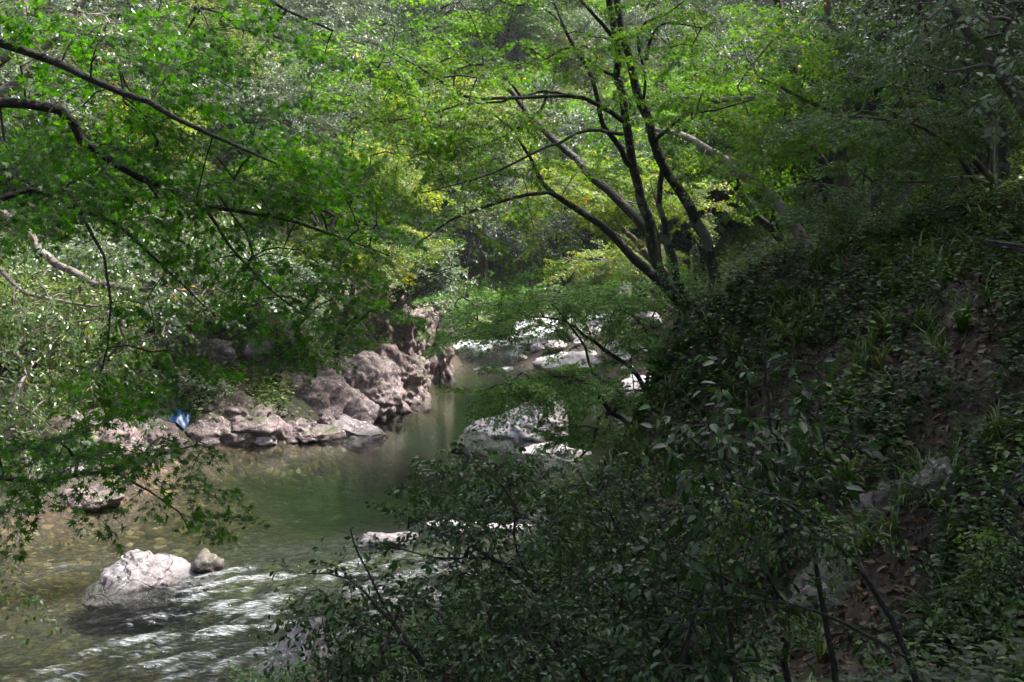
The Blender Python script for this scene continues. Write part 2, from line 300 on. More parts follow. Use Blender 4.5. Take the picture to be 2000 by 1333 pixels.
def ground_mat():
    m, nt, out = new_mat('forest floor and river bed'); L = nt.links.new
    tc = N(nt, 'ShaderNodeTexCoord')
    n1 = N(nt, 'ShaderNodeTexNoise'); n1.inputs['Scale'].default_value = 1.3; n1.inputs['Detail'].default_value = 10; n1.inputs['Roughness'].default_value = 0.7; L(tc.outputs['Object'], n1.inputs['Vector'])
    soil = ramp(nt, [(0.3, (0.005, 0.004, 0.003)), (0.5, (0.014, 0.010, 0.007)), (0.7, (0.034, 0.024, 0.017))], n1.outputs['Fac'])
    vb = N(nt, 'ShaderNodeTexVoronoi'); vb.inputs['Scale'].default_value = 26; L(tc.outputs['Object'], vb.inputs['Vector'])
    lit = ramp(nt, [(0.0, (0.015, 0.01, 0.007)), (0.45, (0.05, 0.03, 0.02)), (0.8, (0.09, 0.055, 0.038)), (1, (0.03, 0.045, 0.012))], None)
    sc3 = N(nt, 'ShaderNodeSeparateColor'); L(vb.outputs['Color'], sc3.inputs[0]); L(sc3.outputs[0], lit.inputs[0])
    mx = N(nt, 'ShaderNodeMix', data_type='RGBA'); mx.inputs[0].default_value = 0.5; L(soil.outputs[0], mx.inputs[6]); L(lit.outputs[0], mx.inputs[7])
    # river bed: cobbles of several sizes
    mp = N(nt, 'ShaderNodeMapping'); mp.inputs['Scale'].default_value = (1, 1, 0.3); L(tc.outputs['Object'], mp.inputs['Vector'])
    wn = N(nt, 'ShaderNodeTexNoise'); wn.inputs['Scale'].default_value = 3.0; wn.inputs['Detail'].default_value = 3; L(mp.outputs[0], wn.inputs['Vector'])
    wa = N(nt, 'ShaderNodeMixRGB', blend_type='ADD'); wa.inputs[0].default_value = 0.3; L(mp.outputs[0], wa.inputs[1]); L(wn.outputs['Color'], wa.inputs[2])
    cobs = []
    for s in (5.0, 11.0):
        v1 = N(nt, 'ShaderNodeTexVoronoi'); v1.inputs['Scale'].default_value = s; L(wa.outputs[0], v1.inputs['Vector'])
        v2 = N(nt, 'ShaderNodeTexVoronoi', feature='DISTANCE_TO_EDGE'); v2.inputs['Scale'].default_value = s; L(wa.outputs[0], v2.inputs['Vector'])
        q = N(nt, 'ShaderNodeSeparateColor'); L(v1.outputs['Color'], q.inputs[0])
        c = ramp(nt, [(0.0, (0.010, 0.006, 0.002)), (0.35, (0.040, 0.022, 0.007)), (0.7, (0.078, 0.045, 0.015)), (0.93, (0.12, 0.075, 0.03)), (1, (0.2, 0.15, 0.1))], q.outputs[0])
        e = ramp(nt, [(0.0, (0.12, 0.11, 0.1)), (0.2, (1, 1, 1))], v2.outputs['Distance'])
        mm = N(nt, 'ShaderNodeMixRGB', blend_type='MULTIPLY'); mm.inputs[0].default_value = 1; L(c.outputs[0], mm.inputs[1]); L(e.outputs[0], mm.inputs[2])
        cobs.append((mm, v2))
    n4 = N(nt, 'ShaderNodeTexNoise'); n4.inputs['Scale'].default_value = 0.8; n4.inputs['Detail'].default_value = 3; L(tc.outputs['Object'], n4.inputs['Vector'])
    r4 = ramp(nt, [(0.42, (0, 0, 0)), (0.56, (1, 1, 1))], n4.outputs['Fac'])
    mb = N(nt, 'ShaderNodeMix', data_type='RGBA'); L(r4.outputs[0], mb.inputs[0]); L(cobs[1][0].outputs[0], mb.inputs[6]); L(cobs[0][0].outputs[0], mb.inputs[7])
    at = N(nt, 'ShaderNodeAttribute', attribute_name='bed')
    at2 = N(nt, 'ShaderNodeAttribute', attribute_name='depth_tint')
    mg = N(nt, 'ShaderNodeMixRGB', blend_type='MULTIPLY'); L(at2.outputs['Fac'], mg.inputs[0]); L(mb.outputs[2], mg.inputs[1]); mg.inputs[2].default_value = (0.18, 0.48, 0.40, 1)
    fin = N(nt, 'ShaderNodeMix', data_type='RGBA'); L(at.outputs['Fac'], fin.inputs[0]); L(mx.outputs[2], fin.inputs[6]); L(mg.outputs[0], fin.inputs[7])
    at3 = N(nt, 'ShaderNodeAttribute', attribute_name='cover')
    n5 = N(nt, 'ShaderNodeTexNoise'); n5.inputs['Scale'].default_value = 0.25; n5.inputs['Detail'].default_value = 12; n5.inputs['Roughness'].default_value = 0.75; L(tc.outputs['Object'], n5.inputs['Vector'])
    und = ramp(nt, [(0.35, (0.012, 0.02, 0.008)), (0.55, (0.03, 0.05, 0.018)), (0.7, (0.06, 0.085, 0.03))], n5.outputs['Fac'])
    fin2 = N(nt, 'ShaderNodeMix', data_type='RGBA'); L(at3.outputs['Fac'], fin2.inputs[0]); L(fin.outputs[2], fin2.inputs[6]); L(und.outputs[0], fin2.inputs[7])
    p = N(nt, 'ShaderNodeBsdfPrincipled'); p.inputs['Roughness'].default_value = 0.85; L(fin2.outputs[2], p.inputs['Base Color'])
    bp = N(nt, 'ShaderNodeBump'); bp.inputs['Strength'].default_value = 0.8; bp.inputs['Distance'].default_value = 0.06
    hh = N(nt, 'ShaderNodeMath', operation='ADD'); L(n1.outputs['Fac'], hh.inputs[0]); L(cobs[0][1].outputs['Distance'], hh.inputs[1])
    L(hh.outputs[0], bp.inputs['Height']); L(bp.outputs[0], p.inputs['Normal']); L(p.outputs[0], out.inputs['Surface'])
    return m
bed = np.clip((0.35 - sdg) / 0.35, 0, 1) * (GZ < 1.9)
depth_tint = np.clip((-GZ - 0.5) / 0.45, 0, 1) * (sdg < 0)  # deep bed tinted dark green, standing in for light scattered in deep water
cover = np.where((GX < -4) | (GY > 45), np.clip((sdg - 0.25) / 1.0, 0, 1), np.clip((sdg - 6) / 6, 0, 1) * (GX > 9))
tm = make_mesh('terrain', np.stack([GX, GY, GZ], -1), [grid_faces(len(gx), len(gy))], smooth=True, attrs={'bed': bed, 'depth_tint': depth_tint, 'cover': cover})
terrain = mesh_obj('terrain', tm, ground_mat()); tag(terrain, kind='structure')

# ------------------------------------------------------------------ water
wx = spread(-36, 30, -9, 5, 0.075, 1.045); wy = spread(-8, 84, 11, 24, 0.075, 1.018)
WX, WY = np.meshgrid(wx, wy)
lev = np.clip((WY - 43) / 18, 0, 1.3)
def blob(x, y, cx, cy, ax, ay, rot=0.0):
    c, s = math.cos(rot), math.sin(rot); u = (x - cx) * c + (y - cy) * s; v = -(x - cx) * s + (y - cy) * c
    return np.exp(-((u / ax) ** 2 + (v / ay) ** 2))
riff = np.clip(blob(WX, WY, -2.8, 15.8, 3.6, 1.5, 0.65) * 1.5 + blob(WX, WY, -5.2, 13.0, 4.0, 0.8, 0.6) + blob(WX, WY, -3.4, 13.6, 3.5, 0.9, 0.65)
               + blob(WX, WY, -5.2, 16.3, 0.8, 1.2) * 0.9 + blob(WX, WY, -8.0, 17.0, 1.3, 0.4, 0.5) * 0.9 + blob(WX, WY, -8.8, 13.2, 2.5, 0.6, 0.6) * 0.8, 0, 1)
sdw = sdist(WX, WY)
rapid = np.clip((WY - 40) / 5, 0, 1) * (WY < 75)
calmr = np.clip(0.07 + 0.25 * blob(WX, WY, -0.5, 40, 1.5, 3) + 0.25 * blob(WX, WY, 0.5, 24.5, 3, 1.5), 0, 1)
# travelling wavelets, crests lying along the u axis of a turned frame
def waves(x, y, k, rot, seed):
    c, s = math.cos(rot), math.sin(rot); u = (x * c + y * s) * k * 0.36; v = (-x * s + y * c) * k
    return vnoise(np.stack([u.ravel(), v.ravel(), np.zeros(u.size)], 1), 1.0, 3, seed).reshape(x.shape)
near = (sdw < 1.0)
w1 = waves(WX, WY, 3.4, 0.60, 3); w2 = waves(WX, WY, 7.0, 0.45, 5); w3 = waves(WX, WY, 1.6, 0.9, 8)
WZ = lev + riff * (w1 * 0.06 + w2 * 0.03) + rapid * (w3 * 0.16 + w1 * 0.08) + w1 * 0.004 * calmr
nfo = vnoise(np.stack([WX.ravel() * 1.0, WY.ravel() * 0.6, np.zeros(WX.size)], 1), 1.1, 4, 9).reshape(WX.shape)
foam_glint = np.clip(rapid * np.clip((WY - 44) / 4, 0, 1) * (0.5 + nfo * 0.7), 0, 1)
foam_glint = np.maximum(foam_glint, riff * np.clip(0.24 + w1 * 0.3, 0, 0.35))  # riffle streaks: some white water, plus sky glints painted as diffuse white
foam_glint = np.maximum(foam_glint, 0.45 * blob(WX, WY, -0.7, 42.5, 1.8, 1.6) * np.clip(0.4 + nfo, 0, 1))
def water_mat():
    m, nt, out = new_mat('river water'); L = nt.links.new
    tc = N(nt, 'ShaderNodeTexCoord'); at = N(nt, 'ShaderNodeAttribute', attribute_name='rough')
    mp = N(nt, 'ShaderNodeMapping'); mp.inputs['Rotation'].default_value = (0, 0, -0.66); mp.inputs['Scale'].default_value = (1.5, 7.5, 1); L(tc.outputs['Object'], mp.inputs['Vector'])
    n1 = N(nt, 'ShaderNodeTexNoise'); n1.inputs['Scale'].default_value = 1.6; n1.inputs['Detail'].default_value = 4; n1.inputs['Roughness'].default_value = 0.55; L(mp.outputs[0], n1.inputs['Vector'])
    s = N(nt, 'ShaderNodeMath', operation='MULTIPLY'); L(n1.outputs['Fac'], s.inputs[0]); L(at.outputs['Fac'], s.inputs[1])
    mp2 = N(nt, 'ShaderNodeMapping'); mp2.inputs['Scale'].default_value = (0.6, 1.4, 1); L(tc.outputs['Object'], mp2.inputs['Vector'])
    n2 = N(nt, 'ShaderNodeTexNoise'); n2.inputs['Scale'].default_value = 1.4; n2.inputs['Detail'].default_value = 3; L(mp2.outputs[0], n2.inputs['Vector'])
    s2 = N(nt, 'ShaderNodeMath', operation='MULTIPLY_ADD'); L(n2.outputs['Fac'], s2.inputs[0]); s2.inputs[1].default_value = 0.13; L(s.outputs[0], s2.inputs[2])
    bp = N(nt, 'ShaderNodeBump'); bp.inputs['Strength'].default_value = 1.0; bp.inputs['Distance'].default_value = 0.06; L(s2.outputs[0], bp.inputs['Height'])
    fr = N(nt, 'ShaderNodeFresnel'); fr.inputs['IOR'].default_value = 1.34; L(bp.outputs[0], fr.inputs['Normal'])
    gl = N(nt, 'ShaderNodeBsdfGlossy'); gl.inputs['Roughness'].default_value = 0.03; L(bp.outputs[0], gl.inputs['Normal'])
    tr = N(nt, 'ShaderNodeBsdfTransparent'); tr.inputs['Color'].default_value = (0.93, 0.97, 0.93, 1)
    mx = N(nt, 'ShaderNodeMixShader'); L(fr.outputs[0], mx.inputs[0]); L(tr.outputs[0], mx.inputs[1]); L(gl.outputs[0], mx.inputs[2])
    af = N(nt, 'ShaderNodeAttribute', attribute_name='foam_glint')
    mp3 = N(nt, 'ShaderNodeMapping'); mp3.inputs['Rotation'].default_value = (0, 0, -0.55); mp3.inputs['Scale'].default_value = (2.0, 9.0, 1); L(tc.outputs['Object'], mp3.inputs['Vector'])
    n3 = N(nt, 'ShaderNodeTexNoise'); n3.inputs['Scale'].default_value = 2.4; n3.inputs['Detail'].default_value = 10; n3.inputs['Roughness'].default_value = 0.75; L(mp3.outputs[0], n3.inputs['Vector'])
    ad0 = N(nt, 'ShaderNodeMath', operation='ADD'); L(af.outputs['Fac'], ad0.inputs[0]); L(n3.outputs['Fac'], ad0.inputs[1])
    ad = N(nt, 'ShaderNodeMath', operation='SUBTRACT'); L(ad0.outputs[0], ad.inputs[0]); ad.inputs[1].default_value = 0.3
    fr2 = ramp(nt, [(0.46, (0, 0, 0)), (0.80, (0.8, 0.8, 0.8))], None)
    L(ad.outputs[0], fr2.inputs[0])
    df = N(nt, 'ShaderNodeBsdfDiffuse'); df.inputs['Color'].default_value = (0.7, 0.72, 0.74, 1); L(bp.outputs[0], df.inputs['Normal'])
    m2 = N(nt, 'ShaderNodeMixShader'); L(fr2.outputs[0], m2.inputs[0]); L(mx.outputs[0], m2.inputs[1]); L(df.outputs[0], m2.inputs[2]); L(m2.outputs[0], out.inputs['Surface'])
    va = N(nt, 'ShaderNodeVolumeAbsorption'); va.inputs['Color'].default_value = (0.58, 0.71, 0.54, 1); va.inputs['Density'].default_value = 0.6
    L(va.outputs[0], out.inputs['Volume'])
    return m
nx, ny = len(wx), len(wy)
top = np.stack([WX, WY, WZ], -1).reshape(-1, 3)
V = top.copy(); F = [grid_faces(nx, ny)]
idx = np.arange(nx * ny).reshape(ny, nx)
bd = np.concatenate([idx[0, :-1], idx[:-1, -1], idx[-1, ::-1][:-1], idx[::-1, 0][:-1]])
low = top[bd].copy(); low[:, 2] = -4.0
V = np.vstack([V, low]); b2 = np.arange(len(bd)) + nx * ny
F.append(np.stack([bd, b2, np.roll(b2, -1), np.roll(bd, -1)], -1)); 
rough = np.clip(calmr + riff * 4.0 + rapid * 1.5, 0, 4.0)
pad = np.zeros(len(bd))
wm = make_mesh('water', V, F + [b2[::-1][None, :]], smooth=True, attrs={'rough': np.concatenate([rough.ravel(), pad]), 'foam_glint': np.concatenate([foam_glint.ravel(), pad])})
water = mesh_obj('water', wm, water_mat()); tag(water, kind='structure')

# ------------------------------------------------------------------ rocks
_ico = {}
def ico(sub):
    if sub not in _ico:
        import bmesh
        bm = bmesh.new(); bmesh.ops.create_icosphere(bm, subdivisions=sub, radius=1.0)
        V = np.array([v.co[:] for v in bm.verts]); F = np.array([[v.index for v in f.verts] for f in bm.faces]); bm.free()
        _ico[sub] = (V, F)
    return _ico[sub]
def blocks(P, scale, seed, aniso=(1, 1, 1), rot=(0.5, 0.35, 0.2)):
    """relief of a fractured rock: raised blocks parted by sunken joints, about -1..1"""
    m = Matrix.Rotation(rot[0], 3, 'X') @ Matrix.Rotation(rot[1], 3, 'Y') @ Matrix.Rotation(rot[2], 3, 'Z')
    Q = (P @ np.array(m)) * np.array(aniso) * scale + seed * 3.7; out = np.empty(len(P))
    for i, p in enumerate(Q):
        v = Vector(p); v = v + noise.noise_vector(v * 0.8) * 0.35
        d, c = noise.voronoi(v); e = min((d[1] - d[0]) * 5.0, 1.0)
        g = v - c[0]; h = noise.cell(c[0] * 7.3)
        out[i] = (h - 0.5 + 0.7 * g.dot(Vector((math.sin(h * 40), math.cos(h * 33), math.sin(h * 21))))) * e - 0.45 * (1 - e)
    return out
def rock_mesh(size, seed, sub=5, planes=18, cuts=(), rough=0.10, strat=0.0, shear=0.0, lo=0.7, hi=0.95):
    """faceted boulder: a sphere flattened against random planes, then given relief"""
    V, F = ico(sub); V = V.copy(); r = np.random.default_rng(seed)
    pl = [(np.array(n, float) / np.linalg.norm(n), o) for n, o in cuts]
    for _ in range(planes):
        n = r.normal(size=3); n /= np.linalg.norm(n); pl.append((n, r.uniform(lo, hi)))
    for _ in range(2):
        for n, o in pl:
            d = V @ n - o; k = np.maximum(d, 0); V -= np.outer(k * 0.93, n)
    V[:, 2] += shear * V[:, 0] * (V[:, 2] > -0.3)
    V *= np.array(size) / 2
    s = max(size); rel = V / s
    n1 = vnoise(rel, 2.2, 5, seed % 97); n2 = np.abs(vnoise(rel + 5, 5.0, 5, seed % 89))
    dirn = V / (np.linalg.norm(V, axis=1, keepdims=True) + 1e-6)
    V = V + dirn * ((n1 * rough - n2 * rough * 0.6) * s)[:, None]
    V += dirn * ((blocks(rel, 3.2, seed % 83, (1, 0.7, 1.6)) * 0.032 + blocks(rel, 7.5, seed % 53, (1, 0.7, 1.5)) * 0.012) * s)[:, None]
    V += dirn * (vnoise(rel, 14.0, 3, seed % 71) * 0.012 * s)[:, None]
    if strat:
        q = (rel @ np.array([0.35, 0.2, 1.0])) * 9 + n1 * 1.2
        V += dirn * ((np.abs((q % 1) - 0.5) - 0.25) * strat * s)[:, None]
    return make_mesh('rock', V, [F], smooth=True)
def rock(name, label, cat, loc, size, seed, mat, rot=0.0, group=None, tilt=(0, 0), **kw):
    me = rock_mesh(size, seed, **kw)
    o = mesh_obj(name, me, M[mat]); o.location = loc; o.rotation_euler = (tilt[0], tilt[1], rot); tag(o, label, cat, group)
    return o

# main boulder in the near pool: steep left, flat top, long slope down to the right
def boulder_main():
    c = PX(300, 1150, 16.3)
    V, F = ico(6); V = V.copy()
    for n, o in [((-0.80, -0.25, 0.45), 0.55), ((-0.3, -0.75, 0.6), 0.60), ((0.55, -0.35, 0.75), 0.52), ((0.1, -0.15, 1), 0.63), ((0.25, -0.9, 0.3), 0.66), ((0.9, 0.2, 0.4), 0.75),
                 ((-0.5, 0.8, 0.3), 0.7), ((0.4, 0.9, 0.3), 0.65), ((-0.95, 0.2, 0.1), 0.85)]:
        n = np.array(n) / np.linalg.norm(n); V -= np.outer(np.maximum(V @ n - o, 0) * 0.94, n)
    x, y, z = V.T
    V = np.stack([x * 1.12, y * 0.85, z * 0.56 + 0.20 * np.clip(-x, -0.6, 0.5) * (z > 0)], 1)
    V[:, 0] -= 0.45 * np.clip(0.3 - V[:, 2], 0, 1) * (V[:, 0] < 0)
    n1 = vnoise(V, 1.5, 5, 4); n2 = np.abs(vnoise(V + 3, 3.3, 5, 6)); n3 = vnoise(V, 9.0, 3, 8)
    D = V / (np.linalg.norm(V, axis=1, keepdims=True) + 1e-6)
    V += D * (n1 * 0.09 - n2 * 0.06 + n3 * 0.014 + blocks(V, 1.7, 5, (0.8, 0.8, 1.3)) * 0.05 + blocks(V, 4.5, 9, (0.8, 0.8, 1.3)) * 0.018)[:, None]
    o = mesh_obj('river_boulder', make_mesh('boulder', V, [F], smooth=True), M['rock_grey']); o.location = (c[0], c[1], 0.0); o.rotation_euler = (0, 0, 0.3)
    tag(o, 'large pale grey boulder standing in the shallow water near the lower left corner', 'boulder')
    c = PX(402, 1124, 16.75)
    rock('river_boulder', 'small dark rock touching the right end of the large pale boulder', 'boulder', (c[0], c[1], 0.08), (0.66, 0.55, 0.62), 31, 'rock_bank', 0.4, sub=4, rough=0.08)
boulder_main()
def R(name, label, px, py, d, size, seed, mat, z=None, cat='rock', **kw):
    p = PX(px, py, d)
    if z is not None: p[2] = z
    return rock(name, label, cat, p, size, seed, mat, **kw)
# the white slab in mid river
R('white_slab_rock', 'white striped slab rock sloping up out of the pool behind the low maple', 1015, 850, 28.5, (4.0, 3.2, 2.3), 12, 'rock_pale', z=0.05, cuts=[((-0.35, -0.25, 0.9), 0.42), ((0.95, -0.2, 0.25), 0.62), ((-0.1, -0.95, 0.3), 0.5), ((0.3, -0.6, 0.75), 0.6)], planes=2, strat=0.045, rough=0.06, shear=0.38, sub=6)
R('white_slab_rock', 'low white wet shelf lying in the water in front of the striped slab rock', 1080, 890, 26.2, (2.2, 1.8, 0.5), 13, 'rock_pale', z=-0.06, rough=0.07)
R('white_slab_rock', 'small white rock at the water edge beside the mossy bank', 1240, 880, 24.6, (1.1, 0.9, 0.6), 14, 'rock_pale', z=0.08)
# left bank rocks
R('bank_rock', 'broad pinkish humped rock on the left bank beside the pool', 575, 830, 29.5, (5.0, 3.2, 2.8), 21, 'rock_pink', z=0.3, planes=10, rough=0.10, sub=6)
R('bank_rock', 'low pink rubble rock left of the humped rock at the water edge', 470, 860, 27.6, (3.2, 2.2, 1.7), 22, 'rock_pink', z=0.45, rough=0.12)
R('bank_rock', 'small pale round rock half in the water below the humped pink rock', 520, 872, 27.0, (0.8, 0.6, 0.45), 23, 'rock_pale', z=0.05, sub=4)
R('bank_rock', 'pale rock spit running into the pool from the left bank', 680, 850, 28.7, (3.0, 1.5, 1.3), 24, 'rock_grey', z=-0.05, rough=0.09, rot=-0.25, tilt=(0, 0.18))
R('bank_rock', 'tall rounded pink shoulder rock behind the pale rock spit', 690, 790, 31.8, (4.2, 2.8, 3.4), 25, 'rock_pink', z=0.3, rough=0.10, planes=6, sub=6)
R('bank_rock', 'grey fractured block sitting between the shoulder rock and the cliff', 770, 765, 34.4, (3.4, 2.6, 3.2), 26, 'rock_cliff', z=0.35, strat=0.03, rough=0.14, sub=6)
R('bank_rock', 'lumpy pink rock under the overhanging leaves at the far left bank', 225, 930, 23.4, (2.4, 2.2, 2.0), 27, 'rock_pink', z=0.4, rough=0.12, sub=6)
R('bank_rock', 'pink white rock reaching into the shallows at far left', 175, 985, 20.9, (1.9, 1.4, 1.0), 28, 'rock_pink', z=0.1, rough=0.12)
R('bank_rock', 'flat grey stone at the left edge of the shallows', 40, 1010, 20.2, (1.8, 1.3, 0.5), 29, 'rock_grey', z=0.05)
for i, (px, d, s, h, lb_) in enumerate([(625, 30.2, 2.2, 2.0, 'cracked pink block between the humped rock and the shoulder rock'), (530, 28.9, 1.9, 1.5, 'pink angular block at the water edge in front of the humped rock'), (430, 28.4, 2.0, 1.3, 'rough pink slope rock at the left end of the bank outcrop'),
        (800, 35.8, 2.0, 2.2, 'pale grey block at the waterline just before the cliff'), (735, 33.2, 1.9, 1.5, 'dark cracked block low at the waterline below the fractured block'), (262, 24.9, 1.7, 1.2, 'angular pink rock on the shore left of the blue tarp'), (110, 22.8, 2.2, 1.5, 'broken pink rock slope behind the far left shallows')]):
    x_ = (px - 1000) / FPX * d; rock('bank_rock', lb_, 'rock', (x_, d + 0.3, max(float(ground(x_, d)[0]), 0) * 0.6 + h * 0.12), (s, s * 0.9, h), 500 + i, 'rock_cliff' if i in (3, 4) else 'rock_pink', rot=i * 0.7, rough=0.1)
for i, (px, d, s) in enumerate([(395, 27.3, 0.5), (420, 27.0, 0.7), (450, 27.6, 0.9), (365, 26.2, 0.45), (330, 25.2, 0.8), (350, 27.5, 0.9), (300, 24.6, 0.5), (280, 25.2, 1.0), (255, 23.8, 0.4), (205, 22.6, 0.6), (130, 21.2, 0.5), (110, 22.4, 1.2),
        (60, 21.6, 0.9), (20, 20.6, 0.7), (90, 20.6, 0.35), (150, 23.4, 1.1), (545, 27.8, 0.5), (600, 27.9, 0.45), (630, 28.4, 0.8), (655, 28.9, 0.6), (425, 29.0, 1.2), (500, 29.6, 1.3), (380, 29.5, 1.3), (720, 32.6, 0.7), (745, 33.2, 0.9), (-20, 21.0, 1.0), (10, 22.5, 1.2)]):
    x_ = (px - 1000) / FPX * d; g_ = float(ground(x_, d)[0])
    rock('bank_stone', 'rough pinkish stone lying along the waterline of the left bank', 'rock', (x_, d, g_ + s * 0.12), (s, s * 0.85, s * random.uniform(0.5, 0.8)), 300 + i, random.choice(['rock_pink', 'rock_pink', 'rock_cliff', 'rock_grey']), rot=i * 1.1, group='stones along the left waterline', sub=4, rough=0.12)
R('bank_rock', 'long low pink ledge dipping into the pool, left of the small pale round rock', 425, 870, 26.9, (2.8, 1.6, 1.2), 30, 'rock_pink', z=0.2, rot=0.35, tilt=(0.12, 0))
R('bank_rock', 'low pink ledge dipping into the pool between the small pale round rock and the spit', 590, 868, 27.7, (2.6, 1.6, 1.1), 35, 'rock_pink', z=0.15, rot=0.3, tilt=(0.12, 0))
# cliff
def cliff(label, px, d, size, seed, rot, z):
    p = PX(px, 700, d)
    V, F = ico(6); V = V.copy(); r = np.random.default_rng(seed)
    for n, o in [((0, -1, 0.1), 0.6), ((1, -0.1, 0.05), 0.62), ((0, 0, 1), 0.8), ((-1, 0, 0), 0.7), ((0.7, -0.7, 0.1), 0.75), ((0, 1, 0), 0.7)] + [((*r.normal(size=2), 0.3 * r.normal()), r.uniform(0.7, 0.9)) for _ in range(5)]:
        n = np.array(n) / np.linalg.norm(n); V -= np.outer(np.maximum(V @ n - o, 0) * 0.95, n)
    V *= np.array(size) / 2 / 0.68
    Q = V * np.array([1, 1, 0.55])
    D = V * np.array([1, 1, 0.25]); D /= np.linalg.norm(D, axis=1, keepdims=True) + 1e-6; V += D * (blocks(V, 0.9, seed, (1, 1, 0.6)) * 0.20 + blocks(V, 2.2, seed + 1, (1, 1, 0.7)) * 0.07)[:, None]
    V += D * (vnoise(Q, 0.8, 5, seed) * 0.5 - np.abs(vnoise(Q + 9, 1.9, 5, seed + 1)) * 0.42 + vnoise(V, 1.2, 4, seed + 2) * 0.16)[:, None]
    o = mesh_obj('cliff_rock', make_mesh('cliff', V, [F], smooth=True), M['rock_cliff']); o.location = (p[0], p[1], z); o.rotation_euler = (0, 0, rot)
    tag(o, label, 'cliff')
cliff('vertical purple brown cliff end dropping straight into the river at the bend', 835, 40.6, (2.4, 3.2, 4.0), 41, 0.1, 0.7)
cliff('dark fluted cliff face set back left of the river bend cliff end', 778, 38.6, (3.0, 3.0, 3.8), 42, -0.15, 0.7)
cliff('shadowed upper cliff under the leaves above the fractured block', 715, 38.5, (4.0, 3.2, 4.6), 43, 0.3, 1.2)
# pale boulders of the upstream bar
bar = [(1155, 700, 45, 2.4, 1.0), (1085, 712, 44, 1.1, 0.6), (1120, 690, 47, 1.3, 0.7), (1185, 715, 44, 1.0, 0.6), (1210, 690, 46, 1.5, 0.8), (1050, 700, 45, 0.8, 0.45), (1075, 690, 47.5, 0.9, 0.5), (1100, 722, 42.5, 0.7, 0.4),
       (1150, 728, 42, 0.8, 0.4), (1240, 700, 45, 1.7, 0.9), (1270, 720, 43, 1.2, 0.8), (1020, 706, 44.5, 0.6, 0.35), (1130, 712, 43.5, 0.6, 0.4), (1200, 735, 41, 0.9, 0.45), (1060, 722, 42.6, 0.5, 0.3), (1005, 695, 46, 0.5, 0.3),
       (1170, 680, 49, 1.2, 0.6), (1230, 675, 50, 1.5, 0.8), (1120, 735, 41.3, 0.5, 0.3), (1165, 745, 40, 0.7, 0.35), (1035, 680, 49, 0.7, 0.35), (1090, 672, 51, 0.8, 0.4), (1290, 690, 47, 1.4, 0.8), (1225, 760, 37.5, 0.7, 0.4), (1250, 745, 39, 0.8, 0.45)]
for i, (px, py, d, s, h) in enumerate(bar):
    p = PX(px, py, d); zg = float(ground(p[0], p[1])[0])
    big = i in (0, 3, 9)
    lab = {0: 'largest flat grey boulder in the middle of the white boulder bar upstream', 3: 'pale block at the near edge of the upstream boulder bar, right of the largest', 9: 'reddish large boulder at the right end of the upstream boulder bar'}.get(i, 'pale rounded boulder in the white boulder bar beside the rapid')
    rock('bar_boulder', lab, 'boulder', (p[0], p[1], max(zg, 0) + h * 0.28), (s, s * 0.8, h), 60 + i, 'rock_pink' if i == 9 else 'rock_pale', rot=random.uniform(0, 3), group='boulders of the upstream bar', sub=4, rough=0.06, planes=8)
for i, (px, py, d, sx, h, lb_) in enumerate([(1130, 735, 40.8, 4.0, 0.9, 'broad low pale bedrock slab at the near end of the boulder bar'), (1190, 700, 45.5, 4.6, 1.3, 'broad pale pinkish bedrock slab in the middle of the boulder bar'), (1060, 690, 48.0, 3.2, 0.8, 'flat pale bedrock shelf beside the left edge of the boulder bar'),
        (1230, 740, 40.0, 3.4, 1.2, 'sloping pale bedrock at the right shore before the boulder bar'), (1250, 790, 34.5, 3.2, 1.0, 'low pale bedrock at the right shore of the pool')]):
    p = PX(px, py, d); rock('slab_rock', lb_, 'rock', (p[0], p[1], max(float(ground(p[0], p[1])[0]), 0.0) + 0.02), (sx, sx * 0.75, h), 540 + i, 'rock_pale', rot=0.3 * i, sub=5, rough=0.07)
R('bank_rock', 'dark mossy stone at the left edge of the rapid', 960, 668, 52, (3.2, 2.0, 1.7), 91, 'rock_moss', z=1.0, rough=0.1)
R('bank_rock', 'dark mossy stone farther back in the rapid', 985, 640, 59, (2.4, 1.6, 1.2), 92, 'rock_moss', z=1.1, rough=0.1)
# near right side
R('mossy_boulder', 'upright boulder thick with green moss at the foot of the right bank', 1345, 900, 16.6, (1.5, 1.5, 2.3), 93, 'rock_moss', rough=0.1, sub=5)
R('ledge_rock', 'white rock ledge in the water behind the dark shrub, left half', 765, 1078, 18.4, (1.4, 0.8, 0.35), 94, 'rock_grey', z=-0.02, rough=0.1)
R('ledge_rock', 'white rock ledge in the water behind the dark shrub, right half', 930, 1050, 19.2, (2.4, 0.8, 0.4), 95, 'rock_pale', z=0.0, rough=0.1)
R('ledge_rock', 'pale rock at the shore seen through the shrubs right of the ledge', 1230, 1010, 17.8, (1.8, 1.3, 1.0), 96, 'rock_pale', rough=0.1)
R('ledge_rock', 'pale wet rock among the shrub twigs near the white water', 880, 1165, 14.6, (1.3, 0.9, 0.6), 97, 'rock_pale', z=0.1, rough=0.1)
R('shore_rock', 'pale pink rock cut by the bottom edge of the view', 590, 1350, 12.4, (1.6, 1.4, 1.2), 98, 'rock_grey', z=0.3, cuts=[((-0.7, -0.2, 0.6), 0.4)], rough=0.07, sub=5)
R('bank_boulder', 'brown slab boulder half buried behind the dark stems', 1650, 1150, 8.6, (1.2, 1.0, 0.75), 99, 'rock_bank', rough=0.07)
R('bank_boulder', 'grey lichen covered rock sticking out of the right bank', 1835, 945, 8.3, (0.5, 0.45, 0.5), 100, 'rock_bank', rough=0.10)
R('bank_boulder', 'tall dark rock face in the hollow below the grass tufts', 1740, 1010, 8.9, (1.0, 0.8, 1.0), 101, 'rock_bank', rough=0.1)
